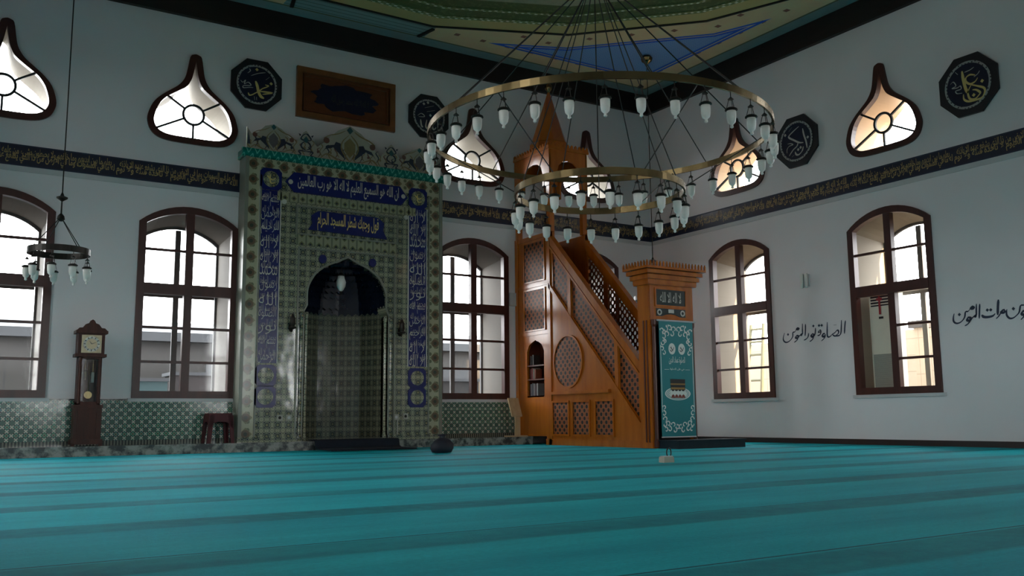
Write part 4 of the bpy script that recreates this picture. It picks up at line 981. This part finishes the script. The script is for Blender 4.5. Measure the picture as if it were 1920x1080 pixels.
# books in the pulpit niche
BK = [(-1.01, .048, .22, 1.352, (.16, .02, .02), 'dark red book, leftmost on the middle shelf of the pulpit niche' , 0),
      (-.95, .045, .24, 1.352, (.22, .03, .025), 'red book on the middle shelf of the pulpit niche, beside a pale book', 0),
      (-.90, .035, .23, 1.352, (.42, .40, .32), 'pale cream book in the middle shelf row of the pulpit niche', 0),
      (-.85, .045, .21, 1.352, (.24, .05, .02), 'orange-red book on the middle shelf right of the cream book', 0),
      (-1.01, .05, .25, 1.0, (.20, .19, .20), 'grey book, leftmost on the lowest shelf of the pulpit niche', 0),
      (-.95, .04, .27, 1.0, (.10, .09, .11), 'charcoal book, second from left on the lowest niche shelf', 0),
      (-.89, .05, .26, 1.0, (.26, .22, .22), 'light grey book, third from left on the lowest niche shelf', 0),
      (-.83, .04, .24, 1.0, (.12, .06, .07), 'maroon book, fourth from left on the lowest niche shelf', 0),
      (-.77, .05, .26, 1.0, (.24, .23, .22), 'pale grey book, fifth from left on the lowest niche shelf', 0),
      (-1.0, .05, .20, 1.642, (.03, .02, .02), 'black book on the top shelf of the pulpit niche', 0),
      (-.92, .05, .22, 1.642, (.04, .03, .025), 'dark brown book on the top shelf of the pulpit niche', 0)]
for i, (y, wd, ht, z, c, lb, _) in enumerate(BK):
    key = 'book%d' % i; M[key] = mat('book_cover_%d' % i, c+(1,), .55)
    t = thing('book', (XA+.14, -1.48-y, z), lb, 'book', 'books in the pulpit niche')
    yy = -1.48-y
    cv = MB(); cv.box(XA+.06, XA+.22, yy-wd/2, yy-wd/2+.005, z, z+ht); cv.box(XA+.06, XA+.22, yy+wd/2-.005, yy+wd/2, z, z+ht); cv.box(XA+.06, XA+.066, yy-wd/2, yy+wd/2, z, z+ht); cv.build('cover', key, t)
    MB().box(XA+.066, XA+.214, yy-wd/2+.005, yy+wd/2-.005, z+.004, z+ht-.005).build('pages', 'cream', t)

# ------------------------------------------------------------------ chandeliers
def lamp_proto(parent, c, ang, R, z, sc):
    x, y = c[0]+R*math.cos(ang), c[1]+R*math.sin(ang)
    return x, y
def build_lamp(parent, x, y, z, sc=1.):
    """holder (part) + glass shade (sub-part) hanging from height z"""
    m = MB()
    m.tube([(x, y, z), (x, y, z-.07*sc)], .005*sc, 5)
    m.lathe([(.005*sc, -.055*sc), (.016*sc, -.068*sc), (.032*sc, -.082*sc), (.032*sc, -.087*sc)], (x, y, z), 10)
    for k in range(3):
        an = 2*PI*k/3+.4; m.tube([(x+.02*sc*math.cos(an), y+.02*sc*math.sin(an), z-.082*sc), (x+.05*sc*math.cos(an), y+.05*sc*math.sin(an), z-.192*sc)], .0035*sc, 4)
    m.lathe([(.04*sc, -.176*sc), (.064*sc, -.190*sc), (.068*sc, -.204*sc), (.05*sc, -.212*sc)], (x, y, z), 14)
    h = m.build('lamp_holder', 'bronze', parent, origin=(x, y, z))
    g = MB(); g.smooth = True
    g.lathe([(.049*sc, -.212*sc), (.052*sc, -.23*sc), (.050*sc, -.29*sc), (.042*sc, -.335*sc), (.026*sc, -.352*sc), (.017*sc, -.358*sc), (.016*sc, -.375*sc), (.020*sc, -.387*sc), (.009*sc, -.398*sc)], (x, y, z), 12)
    s = g.build('glass_shade', 'glassw', h, origin=(x, y, z)); s.location = (0, 0, 0)
    h.location = Vector((x, y, z))-ORG[parent.name]
    return h
def lamps(parent, c, R, z, n, ph, sc=1.):
    first = None
    for k in range(n):
        an = ph+2*PI*k/n; x, y = c[0]+R*math.cos(an), c[1]+R*math.sin(an)
        if first is None: first = build_lamp(parent, x, y, z, sc)
        else:
            h = copy_tree(first, parent); h.location = Vector((x, y, z))-ORG[parent.name]
CC = (-7.895, -8.13)
VA = math.atan2(-16.93-CC[1], -14.75-CC[0])      # direction from the chandelier to the viewpoint
ch = thing('big_chandelier', (CC[0], CC[1], 6.0), 'large two tier brass ring chandelier with many frosted glass lamps under the dome', 'chandelier')
ZB, RB, ZS, RS = 3.94, 2.09, 3.23, 1.03
MB().ring((CC[0], CC[1], ZB), RB, .013, .078, 120).build('large_ring', 'brass', ch)
MB().ring((CC[0], CC[1], ZS), RS, .012, .082, 90).build('small_ring', 'brass', ch)
hb = MB(); hb.smooth = True
hb.lathe([(.02, 5.86), (.08, 5.92), (.13, 6.0), (.08, 6.08), (.03, 6.12), (.03, 6.3)], (CC[0], CC[1], 0), 16); hb.build('hub', 'brass', ch)
MB().tube([(CC[0], CC[1], 6.2), (CC[0], CC[1], 11.15)], .02, 8).build('stem', 'bronze', ch)
pt = lambda R, an, z: (CC[0]+R*math.cos(an), CC[1]+R*math.sin(an), z)
for k in range(12):
    an = VA+PI/12*1+2*PI*k/12
    MB().tube([pt(.10, an, 5.98), pt(RB, an, ZB+.075)], .0075, 5).build('suspension_cable', 'cable', ch)
for k in range(6):
    an = VA+PI/6+2*PI*k/6
    MB().tube([pt(RB, an, ZB+.02), pt(RS, an, ZS+.078)], .0065, 5).build('tier_cable', 'cable', ch)
    MB().tube([pt(.09, an+PI/6, 5.92), pt(RS, an+PI/6, ZS+.078)], .0065, 5).build('suspension_cable', 'cable', ch)
lamps(ch, CC, RB, ZB, 36, VA+math.radians(2.2))
lamps(ch, CC, RS, ZS, 20, VA-math.radians(11.4))
def small_chandelier(x, y, z, ceil, label):
    t = thing('small_chandelier', (x, y, ceil), label, 'chandelier')
    r = .41
    MB().ring((x, y, z), r, .012, .09, 48).build('ring', 'bronze', t)
    MB().lathe([(.10, .03), (.13, -.02), (.11, -.08), (.05, -.13), (.02, -.16)], (x, y, ceil), 14).build('ceiling_rose', 'brass', t)
    MB().tube([(x, y, ceil-.1), (x, y, z+.80)], .009, 6).build('stem', 'bronze', t)
    MB().lathe([(.012, .80), (.075, .84), (.08, .86), (.03, .88), (.012, .93)], (x, y, z), 14).build('cone', 'bronze', t)
    MB().lathe([(.02, .50), (.055, .53), (.045, .58), (.012, .62), (.010, .82)], (x, y, z), 12).build('knop', 'bronze', t)
    for k in range(4):
        an = .5+PI/2*k; MB().tube([(x+.03*math.cos(an), y+.03*math.sin(an), z+.53), (x+r*math.cos(an), y+r*math.sin(an), z+.08)], .007, 5).build('chain', 'bronze', t)
    lamps(t, (x, y), r, z, 9, .2, 1.0)
small_chandelier(-13.19, -2.1, 2.97, 8.36, 'small ring chandelier hanging on a thin rod at the left above the clock')
small_chandelier(-1.77, -2.07, 2.98, 8.36, 'small ring chandelier mostly hidden behind the pulpit gate')

# ------------------------------------------------------------------ floor-standing things
# longcase clock
cx, y0, y1 = -12.47, -.56, -.28
ck = thing('longcase_clock', (cx, (y0+y1)/2, .16), 'dark mahogany longcase clock standing on the marble plinth at the left', 'clock')
MB().box(cx-.235, cx+.235, y0-.03, y1, .19, .27).build('plinth_board', 'clockwood', ck)
for s in (-1, 1): MB().box(cx+s*.23-.05*(s > 0), cx+s*.23+.05*(s < 0), y0-.03, y0+.04, .16, .2).build('foot', 'clockwood', ck)
MB().box(cx-.205, cx+.205, y0, y1, .27, .78).build('base_case', 'clockwood', ck)
bp = MB().prism(rect(cx-.15, cx+.15, .33, .72), lambda a, b, n: (a, y0-n, b), 0, .014, [rect(cx-.125, cx+.125, .355, .695)]).build('base_panel', 'clockwood', ck)
MB().box(cx-.22, cx+.22, y0-.02, y1, .77, .82).build('base_moulding', 'clockwood', ck)
wb = MB(); wb.box(cx-.175, cx-.12, y0+.02, y1, .82, 1.60); wb.box(cx+.12, cx+.175, y0+.02, y1, .82, 1.60); wb.box(cx-.175, cx+.175, y1-.03, y1, .82, 1.60); wb.box(cx-.175, cx+.175, y0+.02, y1, .82, .87); wb.box(cx-.175, cx+.175, y0+.02, y1, 1.56, 1.60)
wb.build('trunk_case', 'clockwood', ck)
for s in (-1, 1): MB().lathe([(.022, .84), (.022, .9), (.014, .93), (.014, 1.5), (.022, 1.53), (.022, 1.58)], (cx+s*.15, y0+.01, 0), 10).build('column', 'clockwood', ck)
MB().box(cx-.12, cx+.12, y0+.03, y0+.034, .87, 1.56).build('trunk_glass', 'pane', ck)
MB().tube([(cx-.0, y0+.12, 1.5), (cx-.0, y0+.12, 1.0)], .010, 6).build('pendulum_rod', 'brass', ck)
MB().prism(ell(cx, .98, .06, .06, 20), lambda a, b, n: (a, y0+.12-n, b), 0, .015).build('pendulum_bob', 'brass', ck)
for dx, z0, z1 in ((-.06, 1.22, 1.5), (.055, 1.18, 1.45)):
    MB().lathe([(.022, z0), (.024, z0+.01), (.024, z0+.16), (.01, z0+.17)], (cx+dx, y0+.10, 0), 12).build('weight', 'brass' if dx < 0 else 'silver', ck)
    MB().tube([(cx+dx, y0+.10, z0+.17), (cx+dx, y0+.10, 1.56)], .004, 4).build('weight_chain', 'brass', ck)
MB().box(cx-.235, cx+.235, y0-.02, y1, 1.59, 1.64).build('waist_cornice', 'clockwood', ck)
MB().box(cx-.20, cx+.20, y0, y1, 1.64, 1.97).build('hood_case', 'clockwood', ck)
M['dialplate'] = mat('dial_brass', varied((.26, .23, .15, 1), .3, 12), .35, metal=.6)
fc = lambda a, b, n: (a, y0-n, b)
dp = MB().prism(rect(cx-.15, cx+.15, 1.655, 1.945), fc, 0, .012).build('dial_plate', 'dialplate', ck)
MB().prism(ell(cx, 1.80, .125, .125, 32), fc, .012, .016, [ell(cx, 1.80, .085, .085, 32)]).build('chapter_ring', 'silver', dp)
m = MB()
for k in range(12):
    a = 2*PI*k/12; c_, s_ = math.cos(a), math.sin(a)
    m.flat([(cx+.09*c_-.006*s_, 1.80+.09*s_+.006*c_), (cx+.09*c_+.006*s_, 1.80+.09*s_-.006*c_), (cx+.12*c_+.006*s_, 1.80+.12*s_-.006*c_), (cx+.12*c_-.006*s_, 1.80+.12*s_+.006*c_)], fc, .0165)
m.build('hour_marks', 'black', dp, recalc=False)
for a, l, wd in ((2.2, .07, .008), (.4, .10, .006)):
    c_, s_ = math.cos(a), math.sin(a); MB().prism([(cx-wd*s_, 1.80+wd*c_), (cx+wd*s_, 1.80-wd*c_), (cx+l*c_, 1.80+l*s_)], fc, .017, .020).build('hand', 'black', dp)
MB().box(cx-.24, cx+.24, y0-.03, y1, 1.97, 2.02).build('hood_cornice', 'clockwood', ck)
MB().prism([(cx-.23, 2.02), (cx-.19, 2.06), (cx-.14, 2.065), (cx-.10, 2.12), (cx-.05, 2.14), (cx-.03, 2.18), (cx, 2.20), (cx+.03, 2.18), (cx+.05, 2.14), (cx+.10, 2.12), (cx+.14, 2.065), (cx+.19, 2.06), (cx+.23, 2.02)], fc, -.06, .02).build('crest', 'clockwood', ck)

# plastic stool
sx, sy = -10.325, -.30
so = thing('stool', (sx, sy, .16), 'dark red plastic stool on the plinth under the window left of the prayer niche', 'stool')
MB().prism([(sx+a, sy+b) for a, b in ((-.20, -.16), (-.17, -.19), (.17, -.19), (.20, -.16), (.20, .16), (.17, .19), (-.17, .19), (-.20, .16))], lambda a, b, n: (a, b, n), .645, .675).build('seat', 'darkred', so)
def tap(a, z): k = 1+(.645-z)*.28; return a*k
for s in (-1, 1):
    for q in (-1, 1):
        m = MB(); V = []
        for z in (.16, .645):
            wd = .085 if z > .5 else .06
            for a, b in ((0, 0), (wd, 0), (wd, .015), (.015, .015), (.015, wd), (0, wd)):
                V.append((sx+s*(tap(.205, z)-a), sy+q*(tap(.19, z)-b), z))
        m.add(V, [(i, (i+1) % 6, 6+(i+1) % 6, 6+i) for i in range(6)]+[tuple(range(6)), tuple(range(6, 12))]); m.build('leg', 'darkred', so)
def apron(along_x, s):
    pts = [(-.19, .645), (.19, .645), (.205, .40), (.165, .44), (.13, .50), (.06, .53), (-.06, .53), (-.13, .50), (-.165, .44), (-.205, .40)]
    m = MB()
    f = (lambda a, b, n: (sx+a, sy+s*(tap(.19, b)-n), b)) if along_x else (lambda a, b, n: (sx+s*(tap(.205, b)-n), sy+a*.93, b))
    m.prism(pts, f, 0, .014); m.build('apron', 'darkred', so)
for s in (-1, 1): apron(True, s); apron(False, s)

# small bookstand of pale wood on the plinth
t = thing('bookstand', (-4.25, -.47, .16), 'small pale wooden bookstand on the plinth beside the pulpit', 'bookstand')
MB().box(-4.46, -4.04, -.60, -.34, .16, .185).build('foot_board', 'wood_lt', t)
MB().box(-4.27, -4.15, -.49, -.45, .185, .70).build('post', 'wood_lt', t)
MB().prism([(-.60, .58), (-.44, .96), (-.41, .95), (-.57, .57)], lambda a, b, n: (n, a, b), -4.42, -4.17).build('sloped_board', 'wood_lt', t)
# dark bag
M['bag'] = mat('navy_bag', varied((.006, .008, .018, 1), .3, 5), .7)
t = thing('bag', (-7.62, -3.55, 0), 'dark navy rounded bag on the carpet in front of the prayer niche', 'bag')
m = MB(); m.smooth = True
pr = [(.06, 0), (.15, .01), (.185, .07), (.18, .14), (.13, .20), (.06, .24)]
vs = []; SG = 20
for r, z in pr:
    for k in range(SG):
        a = 2*PI*k/SG; rr = r*(1+.08*math.sin(3*a+z*9)+.04*math.sin(7*a)); vs.append((-7.62+rr*math.cos(a)*1.05, -3.55+rr*math.sin(a)*.85, z))
m.add(vs, [(i*SG+k, i*SG+(k+1) % SG, (i+1)*SG+(k+1) % SG, (i+1)*SG+k) for i in range(len(pr)-1) for k in range(SG)]+[tuple(range(SG)), tuple(range((len(pr)-1)*SG, len(pr)*SG))]); m.build('body', 'bag', t)
m = MB(); m.smooth = True; m.lathe([(.055, .225), (.04, .25), (.065, .285), (.07, .30), (.03, .295)], (-7.62, -3.55, 0), 14); m.build('gathered_neck', 'bag', t)
MB().lathe([(.05, .24), (.052, .25), (.05, .26)], (-7.62, -3.55, 0), 14).build('drawstring', 'black', t)
# small box with dark loop
t = thing('small_box', (-7.12, -8.33, 0), 'small cream box with a dark looped handle lying on the carpet', 'box')
MB().prism([(-.08, 0), (.08, 0), (.075, .06), (.065, .07), (-.065, .07), (-.075, .06)], lambda a, b, n: (-7.12+a, -8.33+n, b), -.05, .05).build('body', 'cream', t)
MB().box(-7.19, -7.05, -8.37, -8.29, .07, .078).build('lid', 'white', t)
MB().tube(sum([[(-7.08+.035*math.cos(a), -8.33, .115+.055*math.sin(a))] for a in [i*PI/8-1.2 for i in range(15)]], []), .008, 6).build('handle', 'black', t)
# rugs and steps
M['mat'] = mat('dark_rug', varied((.004, .010, .020, 1), .4, 12), .9)
M['mat2'] = mat('step_carpet', varied((.005, .016, .024, 1), .3, 12), .9)
t = thing('prayer_rug', (XC+.15, -.9, 0), 'dark navy rug draped over the plinth step before the prayer niche', 'rug')
pf = [(-.38, .172), (-.66, .172), (-.69, .155), (-.72, .04), (-.80, .014), (-1.45, .010)]
x0, x1 = XC-.72, XC+.95
m = MB(); th = .018
vs = [(x, y, z) for x in (x0, x1) for y, z in pf]+[(x, y-(.012 if .02 < z < .16 else 0), z+th) for x in (x0, x1) for y, z in pf]; n = len(pf)
m.add(vs, [(i, i+1, n+i+1, n+i) for i in range(n-1)]+[(2*n+i, 2*n+i+1, 3*n+i+1, 3*n+i) for i in range(n-1)]+[(i, i+1, 2*n+i+1, 2*n+i) for i in range(n-1)]+[(n+i, n+i+1, 3*n+i+1, 3*n+i) for i in range(n-1)]+[(0, n, 3*n, 2*n), (n-1, 2*n-1, 4*n-1, 3*n-1)])
m.build('pile', 'mat', t)
fr_ = MB()
for k in range(28): x = x0+.03+k*(x1-x0-.06)/27; fr_.box(x-.012, x+.012, -1.53, -1.45, .004, .012)
fr_.build('fringe', 'mat2', t)
t = thing('entry_step', (-3.05, -4.75, 0), 'low dark carpeted step in front of the pulpit gate', 'step')
MB().box(-3.88, -2.30, -5.0, YE-.03, 0, .125).build('block', 'mat2', t)
MB().box(-3.90, -2.28, -5.02, YE-.03, .125, .145).build('tread', 'mat2', t)
t = thing('right_side_mat', (-1.5, -4.2, 0), None, None) if False else None

# ------------------------------------------------------------------ light
def world():
    w = bpy.data.worlds.new('sky'); SC.world = w; w.use_nodes = True; nt = w.node_tree
    bg = nt.nodes['Background']; tc = nt.nodes.new('ShaderNodeTexCoord'); sp = nt.nodes.new('ShaderNodeSeparateXYZ'); rp = nt.nodes.new('ShaderNodeValToRGB')
    nt.links.new(tc.outputs['Generated'], sp.inputs[0]); nt.links.new(sp.outputs[2], rp.inputs[0]); nt.links.new(rp.outputs[0], bg.inputs[0])
    rp.color_ramp.elements[0].color = (1, 1, 1, 1); rp.color_ramp.elements[1].color = (.88, .94, 1, 1); rp.color_ramp.elements[1].position = .9
    bg.inputs[1].default_value = SKY
SKY = 15.0
world()
sun = bpy.data.lights.new('sun', 'SUN'); sun.energy = 32.0; sun.angle = .02; sun.color = (1, .66, .36)
so_ = bpy.data.objects.new('sun', sun); COL.objects.link(so_)
so_.rotation_euler = Vector((-.28, 1.0, -.75)).to_track_quat('-Z', 'Z').to_euler()
SC.view_settings.view_transform = 'Standard'; SC.view_settings.look = 'None'; SC.view_settings.exposure = 0.0
SC.cycles.use_denoising = True; SC.cycles.denoiser = 'OPENIMAGEDENOISE'
SC.cycles.max_bounces = 12; SC.cycles.diffuse_bounces = 8; SC.cycles.glossy_bounces = 3; SC.cycles.transmission_bounces = 4; SC.cycles.transparent_max_bounces = 8
SC.cycles.caustics_reflective = False; SC.cycles.caustics_refractive = False; SC.cycles.sample_clamp_indirect = 6.0
bpy.context.view_layer.update()
